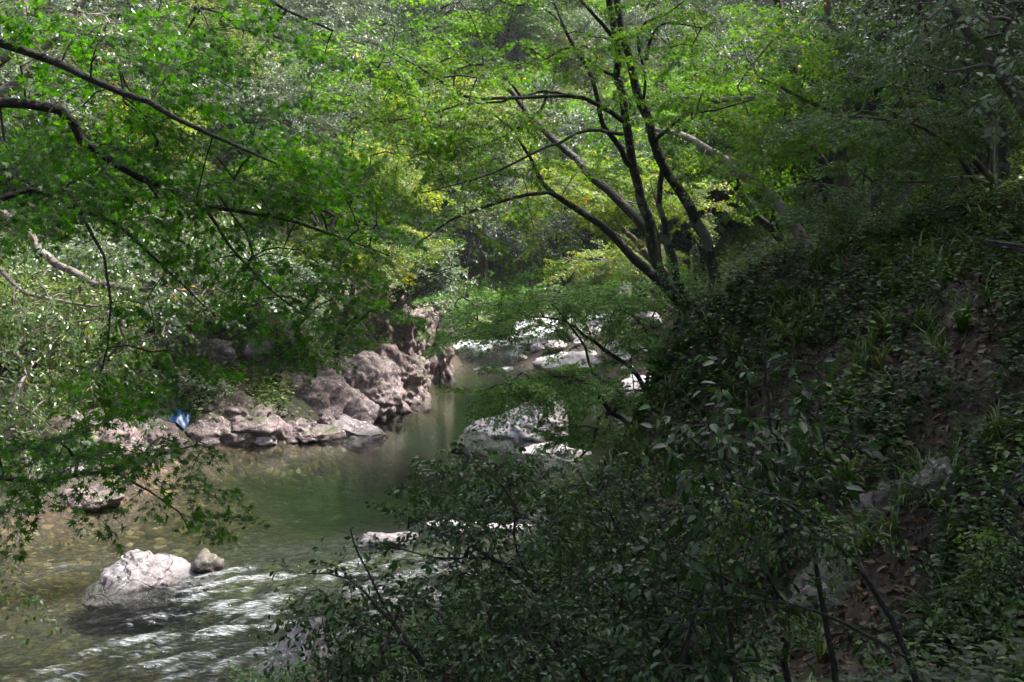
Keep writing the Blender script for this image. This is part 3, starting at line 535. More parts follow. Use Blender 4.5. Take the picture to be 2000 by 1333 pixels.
R('bank_boulder', 'small grey stone by the right edge low in the bank', 1965, 1275, 6.4, (0.3, 0.25, 0.2), 102, 'rock_bank', rough=0.08, sub=4)

# ------------------------------------------------------------------ tree machinery
def star(angles, lens, notch):
    pts = []
    for i, (a, l) in enumerate(zip(angles, lens)):
        pts.append((math.cos(rad(a)) * l, math.sin(rad(a)) * l, -0.16 * l))
        if i < len(angles) - 1:
            am = (a + angles[i + 1]) / 2; q = notch * (lens[i] + lens[i + 1]) / 2
            pts.append((math.cos(rad(am)) * q, math.sin(rad(am)) * q, 0.03))
    pts.append((-0.12, 0, 0))
    V = np.array([(0, 0, 0.04)] + pts); n = len(pts)
    V[:, 0] += 0.3
    F = np.array([(0, 1 + i, 1 + (i + 1) % n) for i in range(n)])
    return V * np.array([0.8, 0.8, 0.8]), F
LEAF = {
    'maple7': star([-125, -82, -42, 0, 42, 82, 125], [0.5, 0.78, 0.95, 1.05, 0.95, 0.78, 0.5], 0.36),
    'maple5': star([-105, -52, 0, 52, 105], [0.65, 0.92, 1.05, 0.92, 0.65], 0.38),
    'maple3': (np.array([(0, 0, 0), (0.25, -0.62, -0.1), (0.5, -0.16, 0.03), (1, 0, -0.12), (0.5, 0.16, 0.03), (0.25, 0.62, -0.1)]), np.array([(0, 1, 2), (0, 2, 4), (2, 3, 4), (0, 4, 5)])),
    'oval': (np.array([(0, 0, 0), (0.28, -0.24, 0.05), (0.68, -0.2, 0.02), (1, 0, -0.12), (0.68, 0.2, 0.02), (0.28, 0.24, 0.05), (0.4, 0, -0.02), (0.7, 0, -0.05)]),
             np.array([(0, 1, 6), (1, 2, 7), (1, 7, 6), (2, 3, 7), (0, 6, 5), (5, 6, 7), (5, 7, 4), (4, 7, 3)])),
    'rhomb': (np.array([(0, 0, 0), (0.45, -0.27, 0.06), (1, 0, -0.08), (0.45, 0.27, 0.06)]), np.array([(0, 1, 2), (0, 2, 3)])),
    'blade': (np.array([(0, -0.03, 0), (0, 0.03, 0), (0.45, -0.028, 0.28), (0.45, 0.028, 0.28), (0.85, -0.016, 0.26), (0.85, 0.016, 0.26), (1.1, 0, 0.08)]), np.array([(0, 2, 1), (1, 2, 3), (2, 4, 3), (3, 4, 5), (4, 6, 5)])),
}
def unit(a): return a / (np.linalg.norm(a, axis=-1, keepdims=True) + 1e-9)
def frames(d, n):
    d = unit(d); y = unit(np.cross(n, d)); z = np.cross(d, y)
    return np.stack([d, y, z], 1)          # rows are the local axes
def bake_leaves(pos, dr, nr, size, kind, val):
    T, F = LEAF[kind]; n = len(pos)
    V = pos[:, None, :] + size[:, None, None] * np.einsum('vk,nkj->nvj', T, frames(dr, nr))
    Fa = (F[None] + (np.arange(n) * len(T))[:, None, None]).reshape(-1, 3)
    return V.reshape(-1, 3), Fa, np.repeat(val, len(T))
def tubes(paths, k=6):
    """paths: list of (pts, radii)"""
    VV = []; FF = []; off = 0
    ang = np.arange(k) / k * 2 * math.pi; ca, sa = np.cos(ang), np.sin(ang)
    for P, r in paths:
        P = np.asarray(P, float); n = len(P)
        if n < 2: continue
        T = unit(np.gradient(P, axis=0)); ref = np.array([0, 0, 1.0]) if abs(T[0][2]) < 0.8 else np.array([1.0, 0, 0])
        A = unit(np.cross(T, ref)); B = np.cross(T, A)
        V = P[:, None] + np.asarray(r)[:, None, None] * (ca[None, :, None] * A[:, None] + sa[None, :, None] * B[:, None])
        VV.append(V.reshape(-1, 3))
        i = np.arange(n - 1)[:, None] * k + np.arange(k)[None]; j = np.arange(n - 1)[:, None] * k + (np.arange(k)[None] + 1) % k
        FF.append((np.stack([i, j, j + k, i + k], -1).reshape(-1, 4)) + off); off += n * k
    return np.vstack(VV), np.vstack(FF)
def prisms(A, B, ra, rb):
    d = unit(B - A); ref = np.tile([0, 0, 1.0], (len(A), 1)); ref[np.abs(d[:, 2]) > 0.8] = [1, 0, 0]
    u = unit(np.cross(d, ref)); v = np.cross(d, u); V = []
    for P, r in ((A, ra), (B, rb)):
        for t in (0, 2.094, 4.189): V.append(P + r[:, None] * (math.cos(t) * u + math.sin(t) * v))
    V = np.stack(V, 1); base = (np.arange(len(A)) * 6)[:, None, None]
    F = np.array([(0, 1, 4, 3), (1, 2, 5, 4), (2, 0, 3, 5)])[None] + base
    return V.reshape(-1, 3), F.reshape(-1, 4)

def spray_template(seed, n_side=5, per=4, flat=1.0, ang=45, leaf=0.14, opp=True, droop=0.12, wide=0.8, tilt=0.38):
    """a twig of unit length along x with side twigs and leaves"""
    r = np.random.default_rng(seed); P = []; D = []; NN = []; S = []; A = []; B = []
    def seg(a, b): A.append(a); B.append(b)
    def twig(o, d, L, depth):
        m = per if depth else n_side + 1
        pts = [o]; q = d.copy()
        for i in range(m):
            q = unit(q + r.normal(size=3) * np.array([0.13, 0.13, 0.06]) + np.array([0, 0, -droop * 0.35])); pts.append(pts[-1] + q * L / m); seg(pts[-2], pts[-1])
        for i in range(1, m + 1):
            p = pts[i]; q = unit(pts[i] - pts[i - 1]); side = unit(np.cross([0, 0, 1], q))
            for s in ((1, -1) if opp else ((1,) if i % 2 else (-1,))):
                if depth == 0 and i <= n_side:
                    a = rad(ang + r.uniform(-12, 12)); dd = unit(q * math.cos(a) + side * s * math.sin(a) + np.array([0, 0, r.normal() * 0.25 * (1.2 - flat)]))
                    twig(p, dd, L * wide * (0.85 - 0.55 * abs(i / (n_side + 1) - 0.35)) * r.uniform(0.6, 1.1), 1)
                if r.random() < (0.55 if depth == 0 else 0.92):
                    a = rad(55 + r.uniform(-25, 25)); dd = unit(q * math.cos(a) + side * s * math.sin(a) + np.array([0, 0, -droop * 2 + r.normal() * 0.25]))
                    P.append(p + dd * leaf * 0.25 + np.array([0, 0, r.normal() * 0.012])); D.append(dd)
                    NN.append(unit(np.array([0, 0, 1.0]) * flat + r.normal(size=3) * tilt)); S.append(leaf * r.uniform(0.6, 1.15))
        P.append(pts[-1]); D.append(unit(pts[-1] - pts[-2] + np.array([0, 0, -droop]))); NN.append(unit(np.array([0, 0, 1.0]) * flat + r.normal(size=3) * 0.3)); S.append(leaf * 1.05)
    twig(np.zeros(3), np.array([1.0, 0, 0]), 1.0, 0)
    return tuple(map(np.array, (P, D, NN, S, A, B)))

def smooth_path(pts, rs, step):
    """Catmull-Rom through pts with small wander"""
    pts = np.array(pts, float); rs = np.array(rs, float)
    P = np.vstack([2 * pts[0] - pts[1], pts, 2 * pts[-1] - pts[-2]]); out = []; ro = []
    for i in range(1, len(P) - 2):
        n = max(2, int(np.linalg.norm(P[i + 1] - P[i]) / step))
        for t in np.arange(n) / n:
            a, b, c, d = P[i - 1:i + 3]
            out.append(0.5 * (2 * b + (c - a) * t + (2 * a - 5 * b + 4 * c - d) * t * t + (3 * b - a - 3 * c + d) * t ** 3)); ro.append(rs[i - 1] * (1 - t) + rs[i] * t)
    out.append(pts[-1]); ro.append(rs[-1])
    out = np.array(out); ro = np.array(ro)
    wig = np.stack([rng.normal(size=len(out)) for _ in range(3)], 1); out[1:-1] += wig[1:-1] * np.minimum(ro[1:-1, None] * 0.35, 0.02)
    return out, ro

TRUNK_K = {7: 0.8, 14: 0.8}
def build_tree(name, label, cat, limbs, att, spray, leafkind, mleaf, mbark, group=None, seed=1, spray_len=(0.4, 0.7), flat=0.35, twig_r=0.004, step=0.3, arch=0.10, orient='out', vshift=0.0, base=None, max_sprays_conn=True, rmax=0.05, parts=('trunk', 'crown'), sag=0.0):
    """limbs: list of [(point, radius)...]; att: (n,3) spray tips"""
    r = np.random.default_rng(seed); paths = []; nodes = []; par = []
    for Lb in limbs:
        p, ra = smooth_path([a for a, _ in Lb], [b * TRUNK_K.get(seed, 1) for _, b in Lb], step); paths.append((p, ra))
        nodes.extend(p[max(1, int(len(p) * 0.12)):])
    nodes = [np.array(n) for n in nodes]; par = [-1] * len(nodes); nb = len(nodes)
    cap = nb + len(att) * 14; ND = np.empty((cap, 3)); ND[:nb] = nodes; n = nb
    PAR = np.full(cap, -1); CNT = np.zeros(cap)
    d0 = np.array([np.min(np.linalg.norm(ND[:nb] - a, axis=1)) for a in att]); order = np.argsort(d0)
    chains = []; sp = []; sd_ = []
    for k in order:
        a = att[k]; L = r.uniform(*spray_len); dist = np.linalg.norm(ND[:n] - a, axis=1); j = int(np.argmin(dist)); o = ND[j]
        v = a - o; D = dist[j]
        out = unit(v) if D > 1e-3 else unit(r.normal(size=3))
        if D > L * 0.35:
            m = min(12, max(2, int(D / (step * 0.9)))); t = np.linspace(0, 1, m + 1)[1:]
            path = o + v * t[:, None] + np.outer(np.sin(t * math.pi), [0, 0, 1]) * D * arch + r.normal(size=(m, 3)) * D * 0.035 * (1 - t[:, None] * 0.5)
            ids = [j]
            for q in path:
                ND[n] = q; PAR[n] = ids[-1]; ids.append(n); n += 1
            chains.append(ids); end = path[-1]; out = unit(path[-1] - (path[-2] if m > 1 else o)); i = ids[-1]
        else:
            end = o; i = j
        while i >= nb: CNT[i] += 1; i = PAR[i]
        sp.append(end); sd_.append(out * np.array([1, 1, flat]) + np.array([0, 0, -sag]))
    for ids in chains:
        rr = np.minimum(twig_r * np.maximum(CNT[ids], 1) ** 0.5, rmax); rr[0] = rr[1]
        paths.append((ND[ids], rr))
    big = [p for p in paths if p[1].max() > 0.03]; small = [p for p in paths if p[1].max() <= 0.03]
    V1, F1 = (tubes(big, 9) if big else (np.zeros((0, 3)), np.zeros((0, 4), int))); V2, F2 = (tubes(small, 5) if small else (np.zeros((0, 3)), np.zeros((0, 4), int)))
    sp = np.array(sp); sd_ = unit(np.array(sd_)); ns = len(sp); tpl = r.integers(0, len(spray), ns); Ls = r.uniform(*spray_len, size=ns)
    yaw = r.normal(size=ns) * 0.5; c, s = np.cos(yaw), np.sin(yaw)
    sd_ = np.stack([sd_[:, 0] * c - sd_[:, 1] * s, sd_[:, 0] * s + sd_[:, 1] * c, sd_[:, 2]], 1)
    up = unit(np.tile([0, 0, 1.0], (ns, 1)) + r.normal(size=(ns, 3)) * 0.22); Fr = frames(sd_, up)
    LP = []; LD = []; LN = []; LS_ = []; TA = []; TB = []; SV = []
    for t in range(len(spray)):
        m = tpl == t
        if not m.any(): continue
        P, D, NN, S, A, B = spray[t]; R_ = Fr[m]; b = sp[m]; l = Ls[m]
        f = lambda X, sc_=True: np.einsum('vk,nkj->nvj', X, R_)
        LP.append((b[:, None] + l[:, None, None] * f(P)).reshape(-1, 3)); LD.append(f(D).reshape(-1, 3)); LN.append(f(NN).reshape(-1, 3)); LS_.append((l[:, None] * S[None]).ravel())
        TA.append((b[:, None] + l[:, None, None] * f(A)).reshape(-1, 3)); TB.append((b[:, None] + l[:, None, None] * f(B)).reshape(-1, 3))
        SV.append(np.repeat(r.normal(size=m.sum()) * 0.2, len(P)))
    LP, LD, LN, LS_, SV = map(np.concatenate, (LP, LD, LN, LS_, SV)); TA = np.concatenate(TA); TB = np.concatenate(TB)
    TV, TF = prisms(TA, TB, np.full(len(TA), twig_r * 0.55), np.full(len(TA), twig_r * 0.35))
    val = np.clip(r.beta(2.2, 2.2, len(LP)) + SV + vshift, 0, 0.87); rare = r.random(len(LP)) < (0.001 if leafkind == 'maple7' else 0.01); val[rare] = 1.0
    V, F, a = bake_leaves(LP + r.normal(size=LP.shape) * 0.006, LD, LN, LS_ * r.uniform(0.8, 1.2, len(LS_)), leafkind, val)
    base = np.array(limbs[0][0][0]) if base is None else np.array(base)
    e = empty(name, base); tag(e, label, cat, group)
    TVall = np.vstack([V1, V2, TV]) - base; TF1 = F1; TF2 = F2 + len(V1); TF3 = TF + len(V1) + len(V2)
    mesh_obj(parts[0], make_mesh(parts[0], TVall, [TF1, TF2, TF3], smooth=True), mbark, e)
    mesh_obj(parts[1], make_mesh(parts[1], V - base, [F], attr=a), mleaf, e)
    return e

def limb(*rows, d=None):
    """rows (px, py, radius_px[, depth]) in photo pixels"""
    out = []
    for q in rows:
        dd = q[3] if len(q) > 3 else d
        out.append((PX(q[0], q[1], dd), max(q[2], 0.5) / FPX * dd))
    return out
def blobs(*rows, seed=0, thick=1.0):
    """rows (px, py, depth, rx_px, ry_px, rd_m, n): foliage tips inside ellipsoids"""
    r = np.random.default_rng(seed); out = []
    for px, py, d, rx, ry, rd, n in rows:
        n = max(2, int(round(n * thick)))
        q = unit(r.normal(size=(n, 3))) * (r.random((n, 1)) ** 0.4)
        for a, b, c in q: out.append(PX(px + a * rx, py + b * ry, d + c * rd))
    return np.array(out)

SP_MAPLE = [spray_template(s, 4, 4, 1.0, 45, 0.105, True, 0.16, 0.62, 0.75) for s in range(5)]
SP_MAPLE_FINE = [spray_template(20 + s, 5, 5, 1.0, 45, 0.078, True, 0.14, 0.66) for s in range(5)]
SP_SHRUB = [spray_template(40 + s, 4, 5, 0.6, 42, 0.125, False, 0.12, 0.6) for s in range(5)]
SP_PALE = [spray_template(60 + s, 5, 4, 0.7, 48, 0.105, False, 0.22, 0.6) for s in range(5)]
SP_CLUMP = [spray_template(80 + s, 4, 4, 0.35, 55, 0.15, True, 0.05, 0.8) for s in range(5)]
SP_BIG = [spray_template(100 + s, 1, 3, 0.7, 40, 0.26, False, 0.2, 0.5) for s in range(5)]

# ------------------------------------------------------------------ the near maple on the left (trunk outside the view)
base = PX(-420, 700, 4.6)
nl = [limb((-420, 1500, 60), (-430, 900, 50), (-400, 520, 44), (-330, 300, 34), (-200, 130, 20), (-60, 85, 10), (60, 100, 8), (180, 155, 7), (290, 200, 6), (380, 250, 4.5), (450, 280, 3.5), (540, 320, 2), d=4.9),
      limb((-400, 520, 40, 4.8), (-250, 300, 22, 4.9), (-100, 215, 14, 5.0), (0, 205, 10, 5.1), (110, 215, 10, 5.2), (160, 270, 9, 5.3), (230, 325, 8, 5.4), (330, 370, 6.5, 5.6), (400, 405, 5, 5.8), (520, 420, 4, 6.0), (640, 455, 2.5, 6.2), (760, 500, 1.5, 6.4)),
      limb((-430, 900, 40, 4.8), (-250, 600, 18, 5.0), (-60, 430, 8, 5.2), (60, 370, 5, 5.3), (160, 410, 5, 5.4), (230, 440, 4, 5.5), (330, 530, 2.5, 5.6), (400, 600, 1.6, 5.7)),
      limb((-430, 1000, 40, 4.7), (-250, 960, 16, 4.8), (-60, 930, 7, 4.9), (60, 940, 5.5, 5), (150, 930, 5, 5), (220, 915, 3.5, 5.1), (320, 885, 2.5, 5.2), (380, 870, 1.5, 5.2)),
      limb((-330, 300, 24, 4.8), (-100, -60, 12, 5.2), (150, -120, 9, 5.8), (400, -60, 6, 6.4), (560, 20, 3, 6.8), (650, 60, 2, 7.0)),
      limb((400, 405, 4, 5.8), (450, 480, 3, 5.8), (520, 560, 2.2, 5.8), (600, 620, 1.5, 5.8)),
      limb((160, 420, 4, 5.4), (200, 500, 3, 5.3), (215, 590, 2.4, 5.2), (210, 680, 1.5, 5.2)),
      limb((230, 925, 3, 5.1), (290, 960, 2.2, 5), (350, 1000, 1.8, 5), (370, 1040, 1.2, 5))]
na = blobs((120, 290, 5.3, 150, 110, 0.7, 60), (300, 330, 5.5, 170, 120, 0.8, 95), (500, 330, 5.9, 170, 110, 0.8, 105), (660, 400, 6.3, 110, 90, 0.7, 50), (560, 480, 6.0, 160, 70, 0.6, 45),
           (300, 170, 5.2, 200, 70, 0.6, 50), (120, 80, 5.0, 160, 70, 0.5, 28), (420, 60, 6.2, 220, 60, 0.8, 50), (600, 80, 6.8, 90, 60, 0.5, 14), (100, 400, 5.4, 110, 40, 0.5, 18),
           (600, 600, 5.9, 110, 30, 0.3, 20), (590, 665, 5.8, 80, 22, 0.3, 10), (480, 560, 5.8, 60, 50, 0.3, 9), (280, 600, 5.5, 90, 70, 0.4, 12), (330, 700, 5.4, 110, 50, 0.3, 10), (200, 740, 5.3, 60, 40, 0.3, 8), (350, 860, 5.2, 90, 30, 0.25, 9),
           (90, 870, 4.9, 130, 40, 0.45, 42), (200, 890, 5.0, 110, 30, 0.3, 20), (90, 960, 4.9, 90, 22, 0.3, 10), (330, 925, 5.0, 60, 22, 0.2, 6), (385, 1000, 5.0, 30, 12, 0.12, 4), seed=3, thick=0.36)
build_tree('maple_tree', 'nearest maple, star shaped green leaves and dark branches reaching in from the left edge', 'tree', nl, na, SP_MAPLE, 'maple7', M['maple_near'], M['bark_black'], seed=3, spray_len=(0.3, 0.5), twig_r=0.0028, step=0.14, rmax=0.012, base=base, sag=0.12)

# ------------------------------------------------------------------ pale-branched tree leaning in from the left bank
pl = [limb((-300, 1000, 40, 13), (-250, 650, 32, 12.6), (-150, 450, 22, 12), (-40, 415, 12, 11.6), (40, 440, 8, 11.4), (75, 482, 8, 11.2), (110, 520, 7.5, 11), (170, 545, 7, 10.9), (212, 558, 6.5, 10.8), (284, 562, 5.5, 10.7), (300, 545, 4, 10.7), (305, 510, 3.4, 10.7), (332, 470, 2.8, 10.8), (315, 430, 2, 10.9)),
      limb((300, 548, 4, 10.7), (340, 565, 3, 10.6), (400, 572, 2.4, 10.5), (415, 558, 1.5, 10.5), (470, 590, 1.2, 10.4)),
      limb((-150, 480, 16, 12), (0, 530, 5, 11.5), (50, 572, 4, 11.2), (140, 592, 3, 11), (210, 600, 2, 10.8)),
      limb((-120, 650, 18, 12.4), (0, 690, 4, 12), (100, 640, 2.5, 11.6), (180, 625, 2, 11.2)),
      limb((-200, 560, 22, 12.5), (-80, 200, 16, 12.3), (10, 105, 12, 12.2), (42, 40, 10, 12.2), (46, -60, 8, 12.2)),
      limb((-80, 230, 14, 12.4), (60, 145, 10, 12.4), (82, 110, 8, 12.4), (112, 70, 6, 12.4), (150, 22, 5, 12.4), (185, -40, 4, 12.4)),
      limb((-60, 230, 9, 12.2), (60, 190, 5, 12), (115, 170, 4, 11.9), (190, 172, 2.4, 11.8))]
pa = blobs((90, 60, 12.3, 130, 80, 1.0, 60), (230, 60, 12.0, 120, 70, 1.0, 40), (60, 180, 12, 90, 60, 0.8, 22), (60, 460, 11.4, 80, 40, 0.6, 14), (130, 580, 11, 130, 40, 0.6, 26), (260, 500, 10.8, 90, 60, 0.6, 18), (390, 540, 10.5, 90, 50, 0.5, 18),
           (240, 650, 10.8, 100, 50, 0.6, 30), (210, 720, 10.6, 80, 45, 0.5, 20), (80, 660, 11.5, 90, 60, 0.8, 24), (50, 760, 11.8, 80, 50, 0.8, 26), (60, 850, 11.8, 70, 60, 0.8, 16), (200, 800, 10.6, 50, 30, 0.4, 8), (320, 390, 11, 110, 50, 0.6, 24), (420, 440, 11, 90, 40, 0.6, 16), (20, 1110, 11, 50, 45, 0.4, 8), seed=5)
build_tree('broadleaf_tree', 'grey branched tree with pale shiny pointed leaves leaning in from the left bank', 'tree', pl, pa, SP_PALE, 'oval', M['pale'], M['bark_pale'], seed=5, spray_len=(0.45, 0.8), twig_r=0.004, step=0.25, rmax=0.02, sag=0.2)

# ------------------------------------------------------------------ centre maple: several stems from one foot
b0 = PX(1345, 640, 15); b0[2] = float(ground(b0[0], b0[1])[0]) - 0.15
bp_ = (b0, 0.2)
cl = [[bp_] + limb((1340, 600, 16, 15), (1292, 540, 14, 15), (1274, 480, 14, 15), (1266, 435, 13, 15), (1250, 390, 11.5, 14.9), (1238, 320, 11, 14.8), (1222, 230, 10, 14.7), (1208, 150, 9.5, 14.6), (1200, 60, 8.5, 14.5), (1188, -40, 8, 14.4), (1180, -160, 6, 14.4)),
      [(PX(1400, 600, 15.4), 0.16)] + limb((1392, 530, 14, 15.4), (1378, 470, 13.5, 15.4), (1345, 405, 13, 15.3), (1302, 340, 12, 15.2), (1275, 270, 11.5, 15.1), (1252, 200, 11, 15), (1232, 130, 10, 14.9), (1215, 60, 9.5, 14.8), (1205, -10, 9, 14.8), (1220, -150, 6, 14.8)),
      [bp_] + limb((1335, 595, 16, 15), (1270, 535, 12, 14.8), (1215, 482, 10, 14.6), (1175, 440, 9, 14.5), (1110, 400, 7.5, 14.3), (1062, 362, 5.5, 14.1), (1035, 310, 4, 14), (1000, 255, 3, 13.8), (960, 220, 2, 13.7)),
      limb((1270, 460, 12, 15.2), (1215, 400, 11, 15.6), (1160, 350, 10, 16), (1105, 295, 8.5, 16.4), (1040, 230, 7, 16.8), (980, 165, 5, 17.2), (900, 110, 4, 17.6), (860, 60, 3, 18)),
      [bp_] + limb((1345, 600, 12, 15.1), (1325, 540, 10, 15.1), (1308, 470, 8, 15.2), (1288, 400, 7, 15.2), (1290, 335, 6.5, 15.2), (1286, 280, 5, 15.2)),
      limb((1238, 330, 8, 14.8), (1213, 290, 7, 14.6), (1176, 245, 6, 14.5), (1170, 205, 5.5, 14.4), (1158, 155, 5, 14.3), (1132, 112, 4.5, 14.2), (1108, 68, 4, 14.1), (1080, 0, 3, 14), (1040, -80, 2.4, 13.9)),
      limb((1222, 240, 7, 14.7), (1168, 202, 5.5, 14.2), (1110, 186, 5, 13.8), (1050, 190, 4.5, 13.4), (980, 193, 4, 13), (910, 190, 3.4, 12.7), (860, 160, 3, 12.4), (800, 120, 2.2, 12.2), (730, 85, 1.4, 12)),
      limb((1110, 187, 4, 13.8), (1060, 178, 3.4, 13.6), (980, 200, 3, 13.4), (900, 205, 2.5, 13.2), (830, 228, 2, 13), (760, 236, 1.5, 12.8), (700, 245, 1, 12.7)),
      limb((1215, 262, 5, 14.6), (1150, 255, 4, 14), (1095, 278, 3.6, 13.6), (1040, 300, 3.2, 13.3), (965, 338, 2.6, 13), (890, 362, 2, 12.7), (820, 378, 1.2, 12.5)),
      limb((1068, 185, 4, 13.6), (1055, 215, 3.4, 13.4), (1010, 250, 3, 13.2), (950, 282, 2.4, 13), (880, 296, 1.6, 12.8), (780, 305, 1, 12.6)),
      limb((1115, 404, 6, 14.3), (1070, 375, 5, 14), (1000, 388, 4.6, 13.7), (940, 405, 4, 13.4), (880, 430, 3, 13.2), (830, 465, 2, 13), (790, 480, 1.2, 12.9)),
      limb((1200, 90, 6, 14.5), (1180, 50, 4.5, 14.3), (1150, 20, 4, 14.1), (1110, -30, 3, 14)),
      limb((1250, 105, 5, 14.8), (1247, 70, 4, 14.7), (1262, 45, 3.4, 14.6), (1300, 30, 2.4, 14.4), (1340, 0, 1.6, 14.2)),
      limb((1262, 115, 5, 14.8), (1280, 60, 3, 14.2), (1310, 45, 2.4, 13.9), (1370, 55, 1.4, 13.6)),
      limb((1284, 270, 5, 15.1), (1320, 240, 3.4, 14.8), (1345, 222, 3, 14.6), (1400, 215, 2.4, 14.4), (1470, 195, 1.6, 14.2)),
      limb((1208, 150, 5, 14.6), (1150, 120, 4, 14.8), (1105, 60, 3.4, 15), (1060, 10, 3, 15.1), (1000, 10, 2.2, 15.2), (930, -20, 1.6, 15.2)),
      limb((1255, 210, 4, 15), (1262, 150, 3.4, 14.8), (1250, 110, 3, 14.7), (1246, 60, 2.4, 14.6))]
ca = blobs((760, 100, 12.2, 130, 60, 1.0, 48), (880, 80, 13, 130, 80, 1.2, 48), (1000, 60, 14, 130, 70, 1.2, 40), (820, 190, 12.6, 150, 50, 1.0, 62), (950, 150, 13.2, 130, 50, 1.0, 34), (1080, 110, 14, 90, 45, 0.8, 22),
           (780, 270, 12.7, 150, 40, 1.0, 55), (920, 260, 13, 120, 45, 0.9, 38), (1040, 240, 13.5, 90, 50, 0.8, 24), (860, 340, 12.8, 150, 45, 1.0, 46), (700, 330, 12.6, 90, 60, 0.8, 22), (1000, 330, 13.6, 110, 40, 0.8, 22), (1090, 330, 14, 60, 30, 0.5, 14),
           (880, 430, 13.2, 110, 35, 0.7, 20), (1040, 400, 14, 60, 30, 0.5, 8), (1150, 60, 14.2, 70, 60, 0.8, 18), (1330, 60, 14, 120, 70, 1.0, 48), (1300, 150, 14.4, 90, 60, 0.8, 28), (1400, 180, 14.2, 100, 60, 0.8, 34), (1350, 260, 14.6, 70, 50, 0.8, 18), (1180, 160, 14, 60, 40, 0.6, 12), (1050, 480, 13.6, 20, 50, 0.3, 5), (1200, -90, 14.6, 200, 60, 1.2, 70), (1000, -60, 14, 180, 50, 1.2, 50), (1350, -60, 14.4, 120, 50, 1.0, 30), seed=7, thick=0.37)
build_tree('maple_tree', 'many stemmed maple with leaning dark trunks rising from the edge of the right bank', 'tree', cl, ca, SP_MAPLE_FINE, 'maple5', M['maple_mid'], M['bark_dark'], seed=7, spray_len=(0.5, 0.85), twig_r=0.0045, step=0.25, rmax=0.03, vshift=0.08)

# ------------------------------------------------------------------ low spreading maple over the water
lb = PX(1330, 880, 14.5)
ll = [[(lb, 0.1)] + limb((1275, 858, 6, 14.4), (1230, 835, 5, 14.3), (1195, 805, 4.6, 14.2), (1165, 775, 4, 14.1), (1140, 745, 2.6, 14), (1080, 735, 1.6, 13.8), (1000, 750, 1, 13.6)),
      [(lb, 0.09)] + limb((1290, 845, 5, 14.6), (1250, 740, 4.6, 14.8), (1225, 715, 4.2, 14.8), (1180, 680, 3.8, 14.7), (1140, 655, 3, 14.6), (1100, 625, 2.2, 14.5), (1020, 620, 1.4, 14.3), (940, 635, 1, 14.1)),
      limb((1198, 808, 4, 14.2), (1215, 770, 3.4, 14.2), (1160, 730, 3, 14.2), (1143, 680, 2.6, 14.2), (1120, 645, 2, 14.2), (1098, 618, 1.4, 14.2)),
      limb((1195, 806, 4, 14.2), (1172, 818, 3.4, 14), (1160, 862, 3, 13.9), (1140, 885, 2.6, 13.8), (1112, 912, 1.8, 13.7), (1060, 925, 1.2, 13.6)),
      limb((1262, 760, 4, 14.8), (1270, 700, 3.2, 15), (1260, 640, 2.6, 15.2), (1200, 600, 2, 15.2), (1100, 580, 1.4, 15)),
      limb((1290, 840, 4, 14.8), (1330, 760, 3, 15.1), (1350, 690, 2.4, 15.3))]
la = blobs((960, 610, 14.2, 90, 50, 0.8, 48), (1050, 585, 14.6, 120, 34, 0.9, 60), (1180, 600, 15, 110, 45, 0.9, 52), (950, 640, 14, 50, 18, 0.5, 5), (905, 655, 13.9, 30, 18, 0.4, 5), (1240, 660, 15, 70, 45, 0.7, 26),
           (1010, 755, 13.7, 110, 34, 0.7, 44), (1120, 750, 14, 90, 34, 0.7, 36), (1200, 760, 14.4, 70, 34, 0.6, 18), (960, 790, 13.6, 40, 16, 0.4, 5), (1090, 850, 13.8, 70, 26, 0.4, 13), (1150, 840, 14, 50, 24, 0.4, 9), (1020, 905, 13.5, 60, 16, 0.3, 8),
           (1280, 570, 15.4, 80, 50, 0.8, 30), (1330, 700, 15.2, 60, 60, 0.6, 20), (1240, 700, 14.4, 40, 26, 0.5, 6), (1000, 900, 13.5, 30, 20, 0.2, 4), seed=9, thick=1.0)
build_tree('maple_tree', 'low maple with flat layered sprays hanging over the pool and white slab rock', 'tree', ll, la, SP_MAPLE_FINE, 'maple5', M['maple_low'], M['bark_dark'], seed=9, spray_len=(0.42, 0.72), twig_r=0.004, step=0.22, rmax=0.022, base=lb, vshift=0.12)

